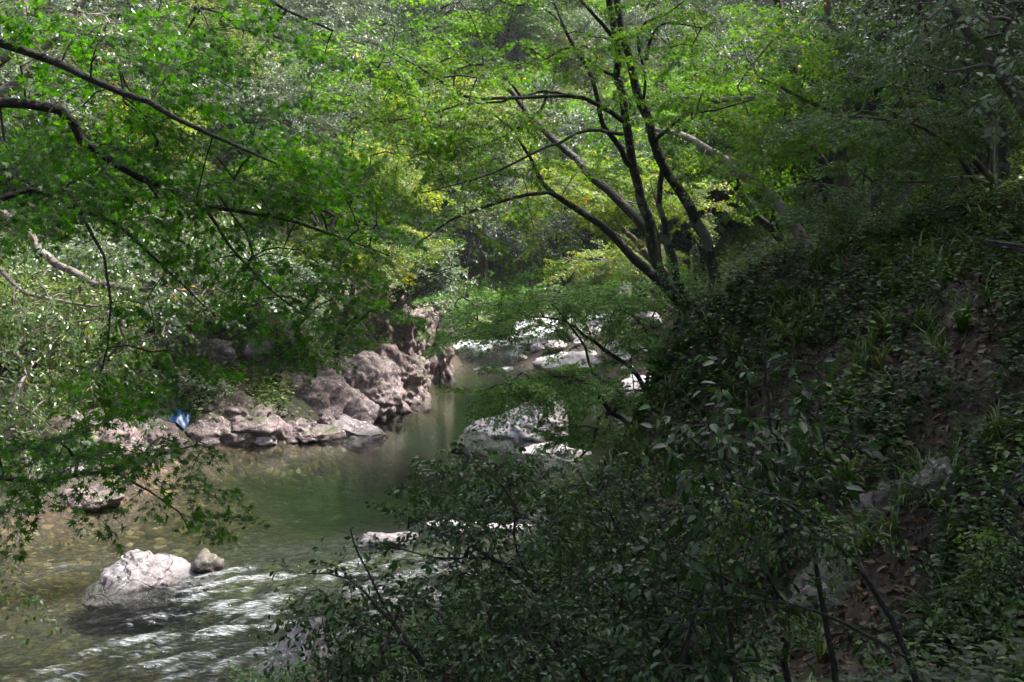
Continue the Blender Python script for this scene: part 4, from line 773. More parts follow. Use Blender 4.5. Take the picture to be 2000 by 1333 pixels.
# ------------------------------------------------------------------ trees of the right slope
def slope_tree(label, lm, at, leaf, bark, seed, sl=(0.55, 0.95), kind='maple5', sprays=None, name='maple_tree', vs=0.0, step=0.3):
    p = np.array(lm[0][0][0]); g = float(ground(p[0], p[1])[0])
    lm = [list(x) for x in lm]
    foot = np.array([p[0], p[1], min(g, p[2]) - 0.2]); 
    if p[2] - foot[2] > 0.25: lm[0].insert(0, (foot, lm[0][0][1] * 1.35))
    return build_tree(name, label, 'tree', lm, at, sprays or SP_MAPLE_FINE, kind, leaf, bark, seed=seed, spray_len=sl, twig_r=0.005, step=step, rmax=0.03, vshift=vs)
slope_tree('tall straight mossy trunk with a fork near the top, right of the leaning dead trunk',
           [limb((1662, 480, 13), (1658, 420, 12), (1650, 370, 12), (1640, 312, 12.5), (1650, 290, 9.5), (1651, 230, 9), (1652, 170, 9), (1646, 110, 9), (1634, 60, 8), (1612, 0, 7.5), (1590, -90, 6), d=18),
            limb((1652, 120, 7), (1665, 80, 6), (1680, 40, 5.5), (1700, 0, 5), (1730, -70, 4), d=17.8),
            limb((1650, 230, 5, 18), (1560, 190, 3.4, 17), (1480, 150, 2.4, 16.2), (1420, 140, 1.5, 15.6)), limb((1650, 200, 5, 18), (1720, 170, 3.4, 17.2), (1800, 180, 2.2, 16.6))],
           blobs((1480, 110, 16.2, 120, 90, 1.4, 60), (1580, 160, 17, 110, 80, 1.4, 55), (1600, 40, 17.4, 130, 50, 1.6, 40), (1740, 80, 17.4, 110, 80, 1.4, 40), (1520, 250, 16.6, 110, 50, 1.2, 42), (1640, 220, 17, 90, 50, 1, 26), (1450, 330, 17, 70, 40, 1, 16), seed=11, thick=0.5), M['maple_mid'], M['bark_moss'], 11)
slope_tree('twin stemmed dark tree just left of the straight mossy trunk',
           [limb((1640, 470, 14), (1628, 400, 12.5), (1612, 340, 12), (1595, 300, 10.5), (1580, 260, 10), (1560, 180, 9), (1542, 110, 8.5), (1525, 40, 8), (1510, -60, 6), d=19.5), limb((1620, 400, 8), (1590, 350, 7), (1570, 300, 6), (1520, 250, 4), d=19.6)],
           blobs((1560, 320, 19, 110, 50, 1.4, 36), (1440, 260, 18.4, 90, 60, 1.2, 34), (1540, 80, 19, 120, 90, 1.6, 50), (1590, 400, 18.6, 90, 26, 1, 18), seed=12, thick=0.45), M['maple_mid'], M['bark_dark'], 12)
slope_tree('small slope maple with layered dark green sprays at the right under the forest',
           [limb((1965, 470, 9, 15), (1962, 430, 8.5, 15), (1945, 370, 8, 15), (1922, 335, 7, 15), (1880, 300, 5, 14.6), (1830, 265, 4, 14.2), (1780, 240, 3.4, 13.8), (1700, 230, 2.6, 13.4), (1600, 225, 1.6, 13)),
            limb((1940, 365, 6, 15), (1900, 345, 4, 14.8), (1820, 355, 3, 14.4), (1740, 355, 2, 14)), limb((1925, 335, 6, 15), (1930, 280, 4, 14.8), (1900, 220, 3, 14.4), (1850, 190, 2, 14))],
           blobs((1850, 200, 14, 110, 40, 1.0, 46), (1760, 245, 13.6, 110, 34, 0.9, 40), (1870, 260, 14.2, 90, 34, 0.9, 30), (1640, 225, 13.2, 90, 26, 0.7, 22), (1760, 330, 14, 120, 30, 0.9, 36), (1880, 400, 14.6, 110, 30, 0.9, 26), (1640, 375, 13.8, 120, 26, 0.8, 40), (1560, 400, 13.8, 90, 22, 0.7, 22), (1720, 160, 13.6, 80, 24, 0.7, 18), seed=13, thick=0.5), M['maple_dark'], M['bark_moss'], 13, sl=(0.45, 0.75), vs=0.05)
slope_tree('thick lichen trunk leaning out of the upper right corner',
           [limb((2150, 520, 20, 12), (2080, 330, 17, 12), (2000, 225, 15, 12), (1968, 170, 14, 12), (1930, 118, 13, 12), (1895, 60, 12, 12), (1860, 0, 11, 12), (1800, -110, 8, 12)), limb((1935, 125, 6, 12), (1900, 130, 4, 11.8), (1850, 140, 3, 11.6), (1790, 120, 2, 11.4))],
           blobs((1950, 40, 12.4, 110, 60, 1.2, 40), (1830, 60, 12.8, 110, 60, 1.2, 30), (2050, 150, 12, 100, 120, 1.2, 40), seed=14), M['evergreen'], M['bark_moss'], 14, kind='oval', sprays=SP_SHRUB, name='broadleaf_tree')
slope_tree('slim bent trunk crossing the dark forest below the upper right corner',
           [limb((1945, 480, 7), (1938, 400, 6.5), (1900, 350, 6), (1872, 300, 6), (1860, 240, 6), (1840, 170, 5.5), (1816, 90, 5), (1792, 0, 4.5), (1780, -80, 3.5), d=16)],
           blobs((1800, 40, 16, 120, 60, 1.4, 36), (1880, 130, 16.4, 90, 60, 1.4, 26), (1750, 120, 16, 70, 50, 1, 16), seed=15), M['evergreen'], M['bark_dark'], 15, kind='oval', sprays=SP_SHRUB, name='broadleaf_tree')
slope_tree('dead bare pale trunk leaning from the bank towards the river',
           [limb((1585, 500, 13, 17), (1560, 455, 12, 17.2), (1500, 372, 9.5, 18), (1440, 335, 8.5, 18.5), (1385, 290, 7.5, 19), (1320, 262, 6, 19.5), (1260, 250, 3, 20)),
            limb((1452, 338, 5, 18.4), (1460, 300, 3.6, 18.3), (1448, 268, 3, 18.2), (1436, 275, 1.6, 18.1)), limb((1500, 375, 4, 18), (1450, 365, 3, 17.9), (1440, 400, 2.4, 17.8))],
           blobs((1400, 300, 19, 60, 30, 0.6, 6), seed=16), M['maple_mid'], M['bark_pale'], 16, name='broadleaf_tree')
d_ = limb((1310, 182, 3.4), (1335, 190, 5), (1400, 195, 5.5), (1475, 190, 4), d=15.6)
P_, R_ = smooth_path([a for a, _ in d_], [b for _, b in d_], 0.1); V_, F_ = tubes([(P_, R_)], 8)
tag(mesh_obj('broken_branch', make_mesh('dead branch', V_, [F_], smooth=True), M['bark_pale']), 'bare broken grey branch held level among the leaves right of the leaning trunks', 'branch')

# ------------------------------------------------------------------ yellow green trees on the cliff and left bank
def crown_pts(c, r, n, seed, lumps=7, shell=0.35):
    q = np.random.default_rng(seed); out = []
    cs = unit(q.normal(size=(lumps, 3))) * np.array([0.62, 0.62, 0.5]) * q.uniform(0.6, 1, (lumps, 1)); cs[:, 2] = np.abs(cs[:, 2]) * 0.9 - 0.15
    for i in range(n):
        k = q.integers(lumps); v = unit(q.normal(size=3)); v[2] = abs(v[2]) if q.random() < 0.7 else v[2]
        out.append(np.array(c) + (cs[k] + v * q.uniform(shell, 1) ** 0.5 * 0.5) * np.array(r))
    return np.array(out)
def bank_tree(label, foot, top, crown_c, crown_r, n, leaf, bark, seed, kind='maple3', sprays=None, sl=(0.7, 1.2), group=None, name='broadleaf_tree', r0=0.14):
    f = np.array(foot, float); f[2] = float(ground(f[0], f[1])[0]) - 0.2
    t = np.array(top, float); c = np.array(crown_c, float)
    q = np.random.default_rng(seed); att = crown_pts(c, crown_r, n, seed)
    lm = [[(f, r0), (f * 0.6 + t * 0.4 + q.normal(size=3) * 0.15, r0 * 0.85), (t, r0 * 0.6), (c * 0.6 + t * 0.4 + q.normal(size=3) * 0.3, r0 * 0.4), (c + np.array([0, 0, crown_r[2] * 0.6]), 0.02)]]
    for k in range(5):
        a = q.uniform(0, 6.28); e = c + np.array([math.cos(a) * crown_r[0], math.sin(a) * crown_r[1], crown_r[2] * q.uniform(-0.2, 0.4)]) * 0.75
        s = lm[0][1][0] * (1 - k / 6) + t * (k / 6); lm.append([(s, r0 * 0.45), ((s + e) / 2 + np.array([0, 0, 0.35]), r0 * 0.28), (e, 0.015)])
    return build_tree(name, label, 'tree', lm, att, sprays or SP_MAPLE_FINE, kind, leaf, bark, group=group, seed=seed, spray_len=sl, twig_r=0.006, step=0.4, rmax=0.04, base=f)
def W(px, py, d): return PX(px, py, d)
bank_tree('yellow green tree spilling over the cliff above the river bend', (-6.2, 33, 0), W(690, 560, 31.5), W(720, 520, 30.5), (3.6, 2.2, 2.0), 260, M['maple_yellow'], M['bark_dark'], 31)
bank_tree('taller yellow green tree behind the near maple twigs, left of the river gap', (-7.5, 36, 0), W(640, 440, 34), W(670, 350, 33), (3.4, 2.4, 2.2), 210, M['maple_yellow'], M['bark_dark'], 32)
bank_tree('grey green leafy tree hanging beside the cliff end over the dark gap', (-5.6, 38.5, 0), W(790, 560, 37), W(800, 540, 36.4), (2.4, 2, 2.4), 260, M['evergreen'], M['bark_dark'], 33, kind='rhomb', sprays=SP_CLUMP, sl=(0.6, 0.9))
bank_tree('yellowing tree across the river behind the leaning maple stems', (7.5, 33, 0), W(1210, 440, 31), W(1190, 400, 30), (3.6, 2.4, 2.6), 240, M['maple_yellow'], M['bark_pale'], 35)
bank_tree('orange tinged low tree above the white boulder bar', (7.5, 43, 0), W(1250, 540, 41), W(1230, 520, 40), (3.6, 2.2, 1.3), 170, M['maple_yellow'], M['bark_pale'], 36)
bank_tree('bright green tree filling the gap above the dead leaning trunk', (9.5, 28, 0), W(1400, 320, 26), W(1390, 250, 25), (3.4, 2.4, 2.6), 240, M['maple_mid'], M['bark_dark'], 37)
bank_tree('yellow green tree high in the centre behind the long maple limbs', (-4, 66, 0), W(860, 330, 46), W(850, 250, 44), (4.4, 3, 3.2), 200, M['maple_yellow'], M['bark_dark'], 38, sl=(1.0, 1.5))
bank_tree('dull green tree on the left bank behind the blue tarp', (-11.5, 27.5, 0), W(300, 640, 27), W(290, 560, 26), (3.8, 2.4, 2.0), 240, M['evergreen'], M['bark_dark'], 39, kind='rhomb', sprays=SP_CLUMP)
bank_tree('fern green leafy tree low at the left edge above the pink rocks', (-13.5, 24, 0), W(60, 720, 23), W(70, 660, 22), (3.2, 2.4, 2.4), 240, M['olive'], M['bark_dark'], 40, kind='rhomb', sprays=SP_CLUMP, sl=(0.6, 0.95))
bank_tree('grey green bush tree between the humped rock and the cliff', (-8.2, 33, 0), W(480, 600, 31), W(500, 560, 30), (3.4, 2.2, 1.8), 220, M['evergreen'], M['bark_dark'], 41, kind='rhomb', sprays=SP_CLUMP, sl=(0.6, 0.95))

for i, (px, d, rr, lf, lb_) in enumerate([(330, 28.3, 1.0, 'evergreen', 'small grey green bush behind the blue tarp'), (250, 26.2, 1.1, 'maple_dark', 'deep green bush above the lumpy pink rock'), (415, 30.6, 1.2, 'maple_dark', 'deep green bush left of the pink humped rock'),
        (170, 25.0, 1.2, 'olive', 'olive bush over the far left rocks'), (500, 31.6, 1.3, 'evergreen', 'grey green bush on top of the pink humped rock'), (380, 27.4, 0.6, 'evergreen', 'low grey green bush right beside the blue tarp at the waterline'), (80, 23.8, 1.1, 'maple_dark', 'deep green bush by the left edge above the grey stone')]):
    x_ = (px - 1000) / FPX * d; g_ = float(ground(x_, d)[0]); c_ = np.array([x_, d, g_ + rr * 0.8]); f_ = np.array([x_, d, g_ - 0.1])
    build_tree('bush', lb_, 'bush', [[(f_, 0.03), (c_, 0.015)], [(f_, 0.025), (c_ + np.array([rr * 0.5, 0, 0.1]), 0.01)], [(f_, 0.025), (c_ + np.array([-rr * 0.5, -0.2, 0.0]), 0.01)]], crown_pts(c_, (rr, rr, rr * 0.9), int(70 * rr), 400 + i), SP_CLUMP, 'rhomb', M[lf], M['bark_black'], seed=400 + i, spray_len=(0.35, 0.6), step=0.25, parts=('stem', 'foliage'), base=f_)

# ------------------------------------------------------------------ hillside forest: six kinds, copied
def proto(seed, H, Rr, n, leaf, kind, sl, sprays, r0=0.2):
    q = np.random.default_rng(seed); c = np.array([0, 0, H * 0.62]); att = crown_pts(c, (Rr, Rr, H * 0.5), n, seed, lumps=11)
    lm = [[(np.array([0, 0, -0.6]), r0), (np.array([0.1, 0, H * 0.3]), r0 * 0.75), (np.array([-0.1, 0.15, H * 0.6]), r0 * 0.45), (np.array([0, 0, H * 0.95]), 0.03)]]
    for k in range(6):
        a = k * 1.05 + q.uniform(0, 0.6); s = np.array([0, 0, H * (0.28 + 0.06 * k)]); e = c + np.array([math.cos(a) * Rr, math.sin(a) * Rr, H * q.uniform(-0.1, 0.2)]) * 0.75
        lm.append([(s, r0 * 0.4), ((s + e) / 2 + np.array([0, 0, 0.3]), r0 * 0.25), (e, 0.02)])
    return build_tree('hillside_tree', 'x', 'tree', lm, att, sprays, kind, leaf, M['bark_dark'], seed=seed, spray_len=sl, twig_r=0.01, step=0.6, rmax=0.06, base=(0, 0, 0))
SP_FAR = [spray_template(140 + s, 4, 4, 0.5, 50, 0.115, True, 0.06, 0.75) for s in range(6)]
protos = [(proto(201, 8.5, 3.0, 230, M['evergreen'], 'rhomb', (0.9, 1.4), SP_FAR), 'rounded grey green evergreen tree on the wooded hillside'),
          (proto(202, 7.5, 3.4, 230, M['evergreen'], 'rhomb', (0.9, 1.4), SP_FAR), 'broad grey green evergreen tree on the wooded hillside'),
          (proto(203, 8.5, 3.2, 230, M['olive'], 'rhomb', (0.9, 1.4), SP_FAR), 'light olive leafy tree on the wooded hillside'),
          (proto(204, 7.0, 3.0, 210, M['maple_yellow'], 'rhomb', (0.9, 1.4), SP_FAR), 'yellow green leafy tree on the wooded hillside'),
          (proto(205, 9.5, 3.0, 240, M['maple_dark'], 'rhomb', (0.9, 1.4), SP_FAR), 'deep green leafy tree on the wooded hillside'),
          (proto(206, 6.0, 2.6, 200, M['olive'], 'rhomb', (0.8, 1.2), SP_FAR), 'low olive bushy tree on the wooded hillside'),
          (proto(207, 9.0, 3.0, 240, M['forest'], 'rhomb', (0.9, 1.4), SP_FAR), 'evergreen tree of the wood on the right, leaf colour darkened for shade')]
def place(pr, x, y, s, label, rot, first):
    o, _ = pr; ch = list(o.children)
    if first: c = o
    else:
        c = o.copy(); C.objects.link(c)
        for h in ch:
            k = h.copy(); C.objects.link(k); k.parent = c
    c.location = (x, y, float(ground(x, y)[0]) - 0.1); c.rotation_euler = (rng.normal() * 0.05, rng.normal() * 0.05, rot); c.scale = (s, s, s * rng.uniform(0.9, 1.1))
    tag(c, label, 'tree', 'trees of the wooded hillside')
cand = []
for ring_y, st in ((20, 3.3), (60, 5.0), (110, 9), (190, 15)):
    nxt = {20: 60, 60: 110, 110: 190, 190: 330}[ring_y]
    for yy in np.arange(ring_y, nxt, st):
        for xx in np.arange(-yy * 0.75 - 6, yy * 0.75 + 6, st): cand.append((xx + rng.uniform(-0.45, 0.45) * st, yy + rng.uniform(-0.45, 0.45) * st, st))
for S_, sg in ((LS, 1), (RS, -1)):
    for a, b in zip(S_[:-1], S_[1:]):
        if a[1] < 47 or a[1] > 73: continue
        a = np.array(a); b = np.array(b); t = (b - a) / np.linalg.norm(b - a); n_ = np.array([-t[1], t[0]]) * sg
        for o_ in (1.6, 3.6, 6.0):
            m_ = a + (b - a) * rng.uniform(0.2, 0.8) + n_ * o_; cand.append((m_[0], m_[1], 2.6 if o_ < 3 else 3.2))
cand = np.array(cand); sdc = sdist(cand[:, 0], cand[:, 1]); zc = ground(cand[:, 0], cand[:, 1])
used = set(); cnt = 0
for (x, y, st), sdv, z in zip(cand, sdc, zc):
    if sdv < (1.2 if y > 47 else 4.0): continue
    if x > 0 and y < 47 and x < 9 + 0.1 * y: continue
    px, py, dz = project([x, y, z + 4]); px, py = px[0], py[0]; mg = 5 / dz[0] * FPX
    if px < -mg or px > 2000 + mg or py < -mg or z + 9 < 0: continue
    far = y > 100
    gap = (x > -6 and y > 55 and y < 100)
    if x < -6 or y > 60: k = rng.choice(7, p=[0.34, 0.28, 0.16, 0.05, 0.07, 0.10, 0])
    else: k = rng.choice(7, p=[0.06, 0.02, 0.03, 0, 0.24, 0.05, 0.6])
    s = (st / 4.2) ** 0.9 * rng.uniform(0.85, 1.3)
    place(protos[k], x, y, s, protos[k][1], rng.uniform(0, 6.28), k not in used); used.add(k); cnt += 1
print('hillside trees', cnt)
for i, pr in enumerate(protos):
    if i not in used: place(pr, -20, 40, 1, pr[1], 0, True)
# unseen tall trees added beside and behind the viewpoint to shade the right bank
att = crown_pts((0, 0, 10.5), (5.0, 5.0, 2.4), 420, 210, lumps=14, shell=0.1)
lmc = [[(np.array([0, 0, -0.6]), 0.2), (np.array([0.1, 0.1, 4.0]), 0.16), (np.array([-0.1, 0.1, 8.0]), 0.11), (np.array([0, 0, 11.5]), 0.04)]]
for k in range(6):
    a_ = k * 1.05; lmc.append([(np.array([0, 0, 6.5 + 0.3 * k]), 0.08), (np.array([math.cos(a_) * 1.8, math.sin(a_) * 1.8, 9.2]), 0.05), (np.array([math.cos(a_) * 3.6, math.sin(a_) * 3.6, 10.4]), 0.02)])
tall = build_tree('shade_tree', 'unseen tall broad crowned tree added beside the viewpoint to shade the right bank', 'tree', lmc, att, SP_FAR, 'rhomb', M['forest'], M['bark_moss'], seed=210, spray_len=(1.0, 1.5), twig_r=0.01, step=0.6, rmax=0.06, base=(0, 0, 0), group='unseen shade trees over the viewpoint')
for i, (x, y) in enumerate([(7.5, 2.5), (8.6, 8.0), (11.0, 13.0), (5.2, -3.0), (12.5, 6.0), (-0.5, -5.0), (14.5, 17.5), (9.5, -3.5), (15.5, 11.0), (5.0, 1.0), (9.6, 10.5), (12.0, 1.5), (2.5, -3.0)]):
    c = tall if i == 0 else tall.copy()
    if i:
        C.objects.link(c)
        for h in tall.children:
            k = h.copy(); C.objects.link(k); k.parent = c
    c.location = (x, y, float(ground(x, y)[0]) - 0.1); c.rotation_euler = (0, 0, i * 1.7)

# ------------------------------------------------------------------ near shrubs
def shrub(label, stems, at, leaf='shrub', seed=1, kind='oval', sprays=None, sl=(0.28, 0.45), step=0.12, tw=0.0028, vs=0.0, name='shrub', sag=0.0):
    return build_tree(name, label, 'shrub', stems, at, sprays or SP_SHRUB, kind, M[leaf], M['bark_black'], seed=seed, spray_len=sl, twig_r=tw, step=step, rmax=0.012, flat=0.7, vshift=vs, parts=('stem', 'foliage'), sag=sag)
shrub('dark leafy shrub with a long slanting stem in the centre foreground',
      [limb((1200, 1480, 8), (1140, 1310, 7), (1060, 1170, 6), (960, 1090, 5), (880, 1050, 3.4), (800, 1010, 2, ), d=6.4), limb((1060, 1170, 4), (1010, 1080, 3), (1000, 980, 2.6), (960, 930, 2), (900, 880, 1), d=6.4), limb((960, 1090, 3), (860, 1090, 2), (740, 1060, 1.2), d=6.3)],
      blobs((900, 930, 6.6, 80, 50, 0.5, 26), (1020, 930, 6.7, 90, 40, 0.5, 20), (1000, 1010, 6.6, 130, 60, 0.5, 42), (860, 1010, 6.4, 80, 50, 0.4, 22), (930, 1110, 6.4, 130, 60, 0.5, 38), (1080, 1120, 6.4, 110, 70, 0.5, 34), seed=21, thick=1.0), seed=21)
shrub('drooping dark shrub reaching over the white water at lower centre',
      [limb((900, 1520, 7), (860, 1380, 6), (800, 1260, 5), (740, 1190, 3.6), (680, 1130, 2.4), (600, 1120, 1.2), d=5.6), limb((800, 1260, 4), (720, 1230, 2.6), (640, 1200, 1.8), (560, 1210, 1.1), d=5.5), limb((780, 1240, 3), (690, 1060, 2), (690, 1030, 1.2), d=5.7)],
      blobs((700, 1110, 5.7, 80, 30, 0.3, 12), (680, 1180, 5.6, 110, 40, 0.4, 22), (620, 1240, 5.5, 80, 40, 0.3, 14), (800, 1200, 5.7, 110, 60, 0.5, 36), (760, 1290, 5.5, 110, 50, 0.5, 40), (880, 1290, 5.6, 110, 60, 0.5, 42), (700, 1320, 5.4, 90, 30, 0.4, 20), seed=22, thick=0.75), seed=22, sag=0.15)
shrub('dense shrub beside the bottom edge, right of centre',
      [limb((1080, 1500, 7), (1060, 1380, 5), (1040, 1280, 3.6), (1010, 1200, 2), d=5.4), limb((1100, 1480, 5), (1150, 1350, 4), (1200, 1230, 3), (1220, 1130, 2), d=5.8)],
      blobs((1020, 1280, 5.4, 120, 60, 0.5, 46), (1150, 1260, 5.7, 110, 60, 0.5, 42), (1200, 1160, 6, 90, 70, 0.5, 32), (1000, 1200, 5.6, 90, 50, 0.4, 18), seed=23, thick=1.15), seed=23)
shrub('upright shrub with slender stem between the pool and the right bank',
      [limb((1350, 1480, 7), (1300, 1300, 6), (1250, 1180, 5), (1200, 1060, 4), (1160, 980, 3), (1130, 920, 1.6), d=8), limb((1250, 1180, 4), (1240, 1090, 3), (1190, 1000, 2), (1170, 900, 1.2), d=8.2), limb((1300, 1300, 4), (1320, 1100, 3), (1290, 1000, 2), d=8.4)],
      blobs((1180, 960, 8.2, 110, 50, 0.6, 36), (1250, 1040, 8.4, 110, 60, 0.6, 44), (1320, 1000, 8.8, 90, 70, 0.6, 34), (1180, 1070, 8.2, 100, 50, 0.6, 34), (1320, 1130, 8.3, 100, 60, 0.6, 34), seed=24, thick=1.35), leaf='herb', seed=24, vs=-0.2)
shrub('tall thin stemmed shrub with large dark glossy leaves in front of the right bank',
      [limb((1540, 1480, 9), (1535, 1250, 7), (1525, 1050, 5.5), (1515, 900, 4.5), (1500, 780, 3.4), (1490, 640, 2), d=5.6), limb((1535, 1200, 5), (1470, 1050, 4), (1430, 930, 3), (1380, 830, 2), (1330, 760, 1.2), d=5.7), limb((1525, 1050, 4), (1580, 900, 3), (1600, 780, 2), (1590, 680, 1.2), d=5.5), limb((1530, 1200, 4), (1400, 1120, 2.6), (1300, 1060, 1.4), d=5.6)],
      blobs((1500, 720, 5.6, 80, 60, 0.4, 14), (1440, 860, 5.7, 110, 80, 0.5, 44), (1560, 860, 5.6, 90, 80, 0.5, 38), (1380, 900, 5.8, 70, 60, 0.4, 22), (1500, 980, 5.6, 130, 70, 0.5, 52), (1420, 1040, 5.7, 110, 60, 0.5, 32), (1340, 850, 5.8, 50, 40, 0.3, 10), seed=25), seed=25, sprays=SP_BIG, sl=(0.22, 0.36), vs=-0.05)
shrub('thin sapling slanting up to the left across the lower right',
      [limb((1850, 1480, 9), (1780, 1300, 7.5), (1720, 1170, 6), (1660, 1090, 5), (1590, 1020, 4), (1500, 965, 2.6), (1400, 940, 1.2), d=5), limb((1640, 1480, 8, 5.2), (1630, 1300, 7, 5.2), (1600, 1150, 6, 5.2), (1590, 1080, 3.6, 5.2)), limb((1780, 1290, 5), (1650, 1220, 4), (1540, 1180, 2.4), (1460, 1170, 1.2), d=5)],
      blobs((1600, 1035, 5, 90, 22, 0.3, 18), (1500, 985, 5, 90, 22, 0.3, 16), (1650, 1080, 5, 60, 20, 0.3, 8), (1480, 1180, 5, 80, 22, 0.3, 12), (1430, 950, 5, 50, 16, 0.2, 7), (1650, 1240, 5.2, 70, 30, 0.3, 8), seed=26), leaf='herb', seed=26, sl=(0.22, 0.34), sprays=SP_SHRUB)
shrub('dark tangled shrub filling the bottom between the two groups of thin stems',
      [limb((1300, 1500, 8), (1330, 1350, 6), (1350, 1230, 4), (1380, 1130, 2), d=5.2), limb((1450, 1500, 8), (1440, 1350, 6), (1420, 1200, 4), (1400, 1080, 2), d=5.2)],
      blobs((1330, 1230, 5.4, 90, 80, 0.5, 40), (1430, 1200, 5.4, 90, 80, 0.5, 38), (1380, 1300, 5.2, 120, 40, 0.5, 34), (1300, 1130, 5.6, 60, 40, 0.3, 14), seed=27, thick=1.35), seed=27, vs=-0.1, sprays=SP_BIG, sl=(0.2, 0.34))
shrub('leafy seedling clump with light leaves at the lower right edge',
      [limb((2060, 1250, 5), (2030, 1130, 3.6), (1990, 1050, 2.6), (1950, 1000, 1.4), d=5.2), limb((2050, 1200, 4), (1990, 1150, 2.6), (1930, 1110, 1.4), d=5.2)],
      blobs((1980, 1060, 5.2, 50, 60, 0.3, 16), (1960, 1130, 5.3, 60, 40, 0.3, 14), (2000, 930, 5.3, 30, 60, 0.3, 8), seed=28), leaf='herb', seed=28, sl=(0.2, 0.32))

# ------------------------------------------------------------------ ground cover of the right bank (stuff)
def scatter(n, seed, test, xr=(-6, 12), yr=(4, 26)):
    q = np.random.default_rng(seed); x = q.uniform(*xr, n); y = q.uniform(*yr, n); z = ground(x, y)
    m = (sdist(x, y) > 0.5) & test(x, y, z); x, y, z = x[m], y[m], z[m]
    e = 0.12; sl = np.hypot((ground(x + e, y) - z) / e, (ground(x, y + e) - z) / e); m = q.random(len(x)) < np.clip(np.sqrt(1 + sl ** 2), 1, 5) / 5 * 1.6; x, y, z = x[m], y[m], z[m]
    nx_ = -(ground(x + e, y) - z) / e; ny_ = -(ground(x, y + e) - z) / e
    return np.stack([x, y, z], 1), unit(np.stack([nx_, ny_, np.ones(len(x))], 1)), q
def vis(x, y, z):
    px, py, d = project(np.stack([x, y, z], 1)); return (px > -700) & (px < 3400) & (py < 2600) & (py > 0)
def nmask(P, s, seed): return vnoise(P, s, 3, seed)
# fallen leaves
P, Nn, q = scatter(330000, 51, vis)
dr = q.normal(size=P.shape); V, F, a = bake_leaves(P + Nn * q.uniform(0.005, 0.03, (len(P), 1)), dr, unit(Nn + q.normal(size=P.shape) * 0.45), q.uniform(0.045, 0.13, len(P)), 'oval', q.beta(1.5, 2.4, len(P)))
tag(mesh_obj('leaf_litter', make_mesh('leaf_litter', V, [F], attr=a), M['litter']), 'brown fallen leaves strewn over the right bank', 'fallen leaves', kind='stuff')
# low herbs: small upright stems with whorls of leaves
P, Nn, q = scatter(200000, 52, vis)
px, py, dd = project(P)
dens = nmask(P, 0.7, 12) + 0.25 * (py < 800) + 0.15 * (py < 620) - 0.22 * ((px > 1550) & (py > 600) & (py < 1150))
mk = dens + q.normal(size=len(P)) * 0.1 > -0.07; P, Nn = P[mk], Nn[mk]; n = len(P); k = 9
h = q.uniform(0.04, 0.34, (n, 1)) ; lean = Nn * 0.5 + np.array([0, 0, 0.8]) + q.normal(size=(n, 3)) * 0.2
PP = (P[:, None] + lean[:, None] * (h[:, None] * np.linspace(0.25, 1, k)[None, :, None]) + q.normal(size=(n, k, 3)) * 0.02)
an = q.uniform(0, 6.28, (n, 1)) + np.arange(k)[None] * 2.4; dr = np.stack([np.cos(an), np.sin(an), q.uniform(-0.35, 0.3, (n, k))], -1)
nr = unit(np.array([0, 0, 1.0]) + q.normal(size=(n, k, 3)) * 0.35 + Nn[:, None] * 0.3)
sz = np.repeat(q.uniform(0.03, 0.10, (n, 1)), k, 1) * q.uniform(0.7, 1.2, (n, k))
V, F, a = bake_leaves(PP.reshape(-1, 3), dr.reshape(-1, 3), nr.reshape(-1, 3), sz.ravel(), 'rhomb', np.clip(np.repeat(q.beta(2, 2, (n, 1)), k, 1) + q.normal(size=(n, k)) * 0.1, 0, 1).ravel())
tag(mesh_obj('ground_herbs', make_mesh('ground_herbs', V, [F], attr=a), M['herb']), 'low green herbs and seedlings covering the right bank', 'ground cover', kind='stuff')
# grass tufts
P, Nn, q = scatter(18000, 53, vis)
mk = nmask(P, 0.8, 13) + q.normal(size=len(P)) * 0.15 > 0.02; P = P[mk]; Nn = Nn[mk]; n = len(P); k = 22
down = unit(Nn * np.array([1, 1, 0]) + 1e-4); an = q.uniform(0, 6.28, (n, k)); dr = np.stack([np.cos(an), np.sin(an), q.uniform(0.0, 1.1, (n, k))], -1) + down[:, None] * 0.7
V, F, a = bake_leaves((P[:, None] + q.normal(size=(n, k, 3)) * 0.02).reshape(-1, 3), dr.reshape(-1, 3), np.tile([0, 0, 1.0], (n * k, 1)), (q.uniform(0.16, 0.42, (n, 1)) * q.uniform(0.6, 1.2, (n, k))).ravel(), 'blade', q.beta(2, 2, n * k))
tag(mesh_obj('grass', make_mesh('grass', V, [F], attr=a), M['grass']), 'thin arching grass tufts on the right bank', 'grass', kind='stuff')
P, Nn, q = scatter(5200, 55, vis)
n = len(P); L_ = q.uniform(0.15, 0.7, (n, 1)); d1 = q.normal(size=(n, 3)); d1 -= Nn * (d1 * Nn).sum(1, keepdims=True); d1 = unit(d1 + Nn * q.uniform(-0.05, 0.35, (n, 1))); d2 = unit(d1 + q.normal(size=(n, 3)) * 0.35)
A_ = P + Nn * 0.02; B_ = A_ + d1 * L_ * 0.5; C_ = B_ + d2 * L_ * 0.5; r_ = q.uniform(0.0025, 0.006, n)
V, F = prisms(np.vstack([A_, B_]), np.vstack([B_, C_]), np.concatenate([r_, r_ * 0.8]), np.concatenate([r_ * 0.8, r_ * 0.4]))
tag(mesh_obj('fallen_twigs', make_mesh('fallen_twigs', V, [F]), M['bark_pale']), 'thin bare twigs fallen among the leaves of the right bank', 'twigs', kind='stuff')
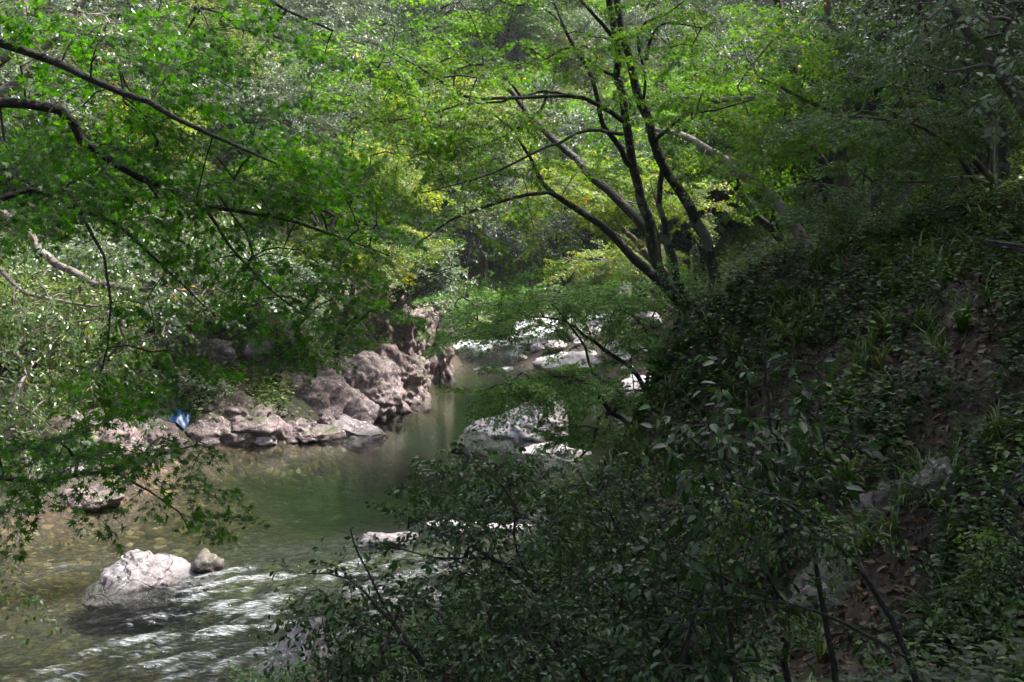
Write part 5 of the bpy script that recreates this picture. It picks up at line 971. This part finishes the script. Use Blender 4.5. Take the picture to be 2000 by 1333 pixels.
# undergrowth of the left bank and far banks
P, Nn, q = scatter(230000, 54, lambda x, y, z: vis(x, y, z) & (sdist(x, y) > 0.5) & ~((x > -1) & (x < 8) & (y > 34) & (y < 53) & (sdist(x, y) < 3.5)) & ((x < -3) | (y > 40) | (x > 4)), xr=(-24, 22), yr=(17, 66))
mk = nmask(P, 0.5, 14) + q.normal(size=len(P)) * 0.15 + 0.2 * (P[:, 1] > 44) > 0.0; P = P[mk]; Nn = Nn[mk]; n = len(P); k = 6
h = q.uniform(0.1, 0.8, (n, 1, 1)); PP = P[:, None] + np.array([0, 0, 1.0]) * h * q.random((n, k, 1)) + q.normal(size=(n, k, 3)) * 0.10
an = q.uniform(0, 6.28, (n, k)); dr = np.stack([np.cos(an), np.sin(an), q.uniform(-0.4, 0.3, (n, k))], -1)
V, F, a = bake_leaves(PP.reshape(-1, 3), dr.reshape(-1, 3), unit(np.array([0, 0, 1.0]) + q.normal(size=(n * k, 3)) * 0.5), q.uniform(0.08, 0.2, n * k), 'rhomb', q.beta(2, 2, n * k))
tag(mesh_obj('undergrowth', make_mesh('undergrowth', V, [F], attr=a), M['olive']), 'leafy undergrowth below the trees of both far banks', 'ground cover', kind='stuff')

# ------------------------------------------------------------------ small man-made things
def simple_mat(name, col, rough=0.5):
    m, nt, out = new_mat(name); p = N(nt, 'ShaderNodeBsdfPrincipled'); L = nt.links.new
    n = N(nt, 'ShaderNodeTexNoise'); n.inputs['Scale'].default_value = 12; n.inputs['Detail'].default_value = 5
    r = ramp(nt, [(0.35, tuple(c * 0.6 for c in col)), (0.65, col)], n.outputs['Fac']); L(r.outputs[0], p.inputs['Base Color']); p.inputs['Roughness'].default_value = rough; L(p.outputs[0], out.inputs['Surface']); return m
p = PX(352, 838, 26.4); u = np.linspace(-0.5, 0.5, 26); U, Vv = np.meshgrid(u, u)
gz = ground(p[0] + U.ravel() * 0.45, p[1] + Vv.ravel() * 0.6).reshape(U.shape)
Z = np.maximum(p[2] - 0.1, gz) * 0 + gz + 0.12 + 0.1 * np.exp(-(U ** 2 + Vv ** 2) * 8) + 0.025 * np.sin(U * 9 + Vv * 4) * np.cos(Vv * 8)
o = mesh_obj('tarp', make_mesh('tarp', np.stack([p[0] + U * 0.45, p[1] + Vv * 0.6, Z], -1), [grid_faces(26, 26)], smooth=True), simple_mat('blue sheet', (0.012, 0.06, 0.17), 0.4))
tag(o, 'crumpled blue tarp lying among bushes on the left bank', 'tarp')
md = o.modifiers.new('thickness', 'SOLIDIFY'); md.thickness = 0.004
import bmesh
bm = bmesh.new(); bmesh.ops.create_cube(bm, size=1)
for v in bm.verts: v.co = Vector((v.co.x * 0.9, v.co.y * 0.22, v.co.z * 0.07))
bmesh.ops.bevel(bm, geom=bm.edges[:], offset=0.008, segments=2, affect='EDGES')
me = bpy.data.meshes.new('plank'); bm.to_mesh(me); bm.free()
o = mesh_obj('wooden_plank', me, M['bark_dark']); q0 = PX(2010, 487, 10.5); o.location = q0; o.rotation_euler = (0.05, 0.16, -0.5); tag(o, 'dark weathered plank end on top of the right bank at the edge of view', 'plank')

# ------------------------------------------------------------------ air
hm, hnt, hout = new_mat('moist air')
pv = N(hnt, 'ShaderNodeVolumePrincipled'); pv.inputs['Color'].default_value = (0.82, 0.88, 0.95, 1); pv.inputs['Density'].default_value = 0.00025; pv.inputs['Anisotropy'].default_value = 0.2
hnt.links.new(pv.outputs[0], hout.inputs['Volume'])
bm = bmesh.new(); bmesh.ops.create_cube(bm, size=1)
for v in bm.verts: v.co = Vector((v.co.x * 760, v.co.y * 600 + 190, (v.co.z + 0.5) * 470 - 9))
me = bpy.data.meshes.new('haze'); bm.to_mesh(me); bm.free()
tag(mesh_obj('haze', me, hm), kind='stuff')
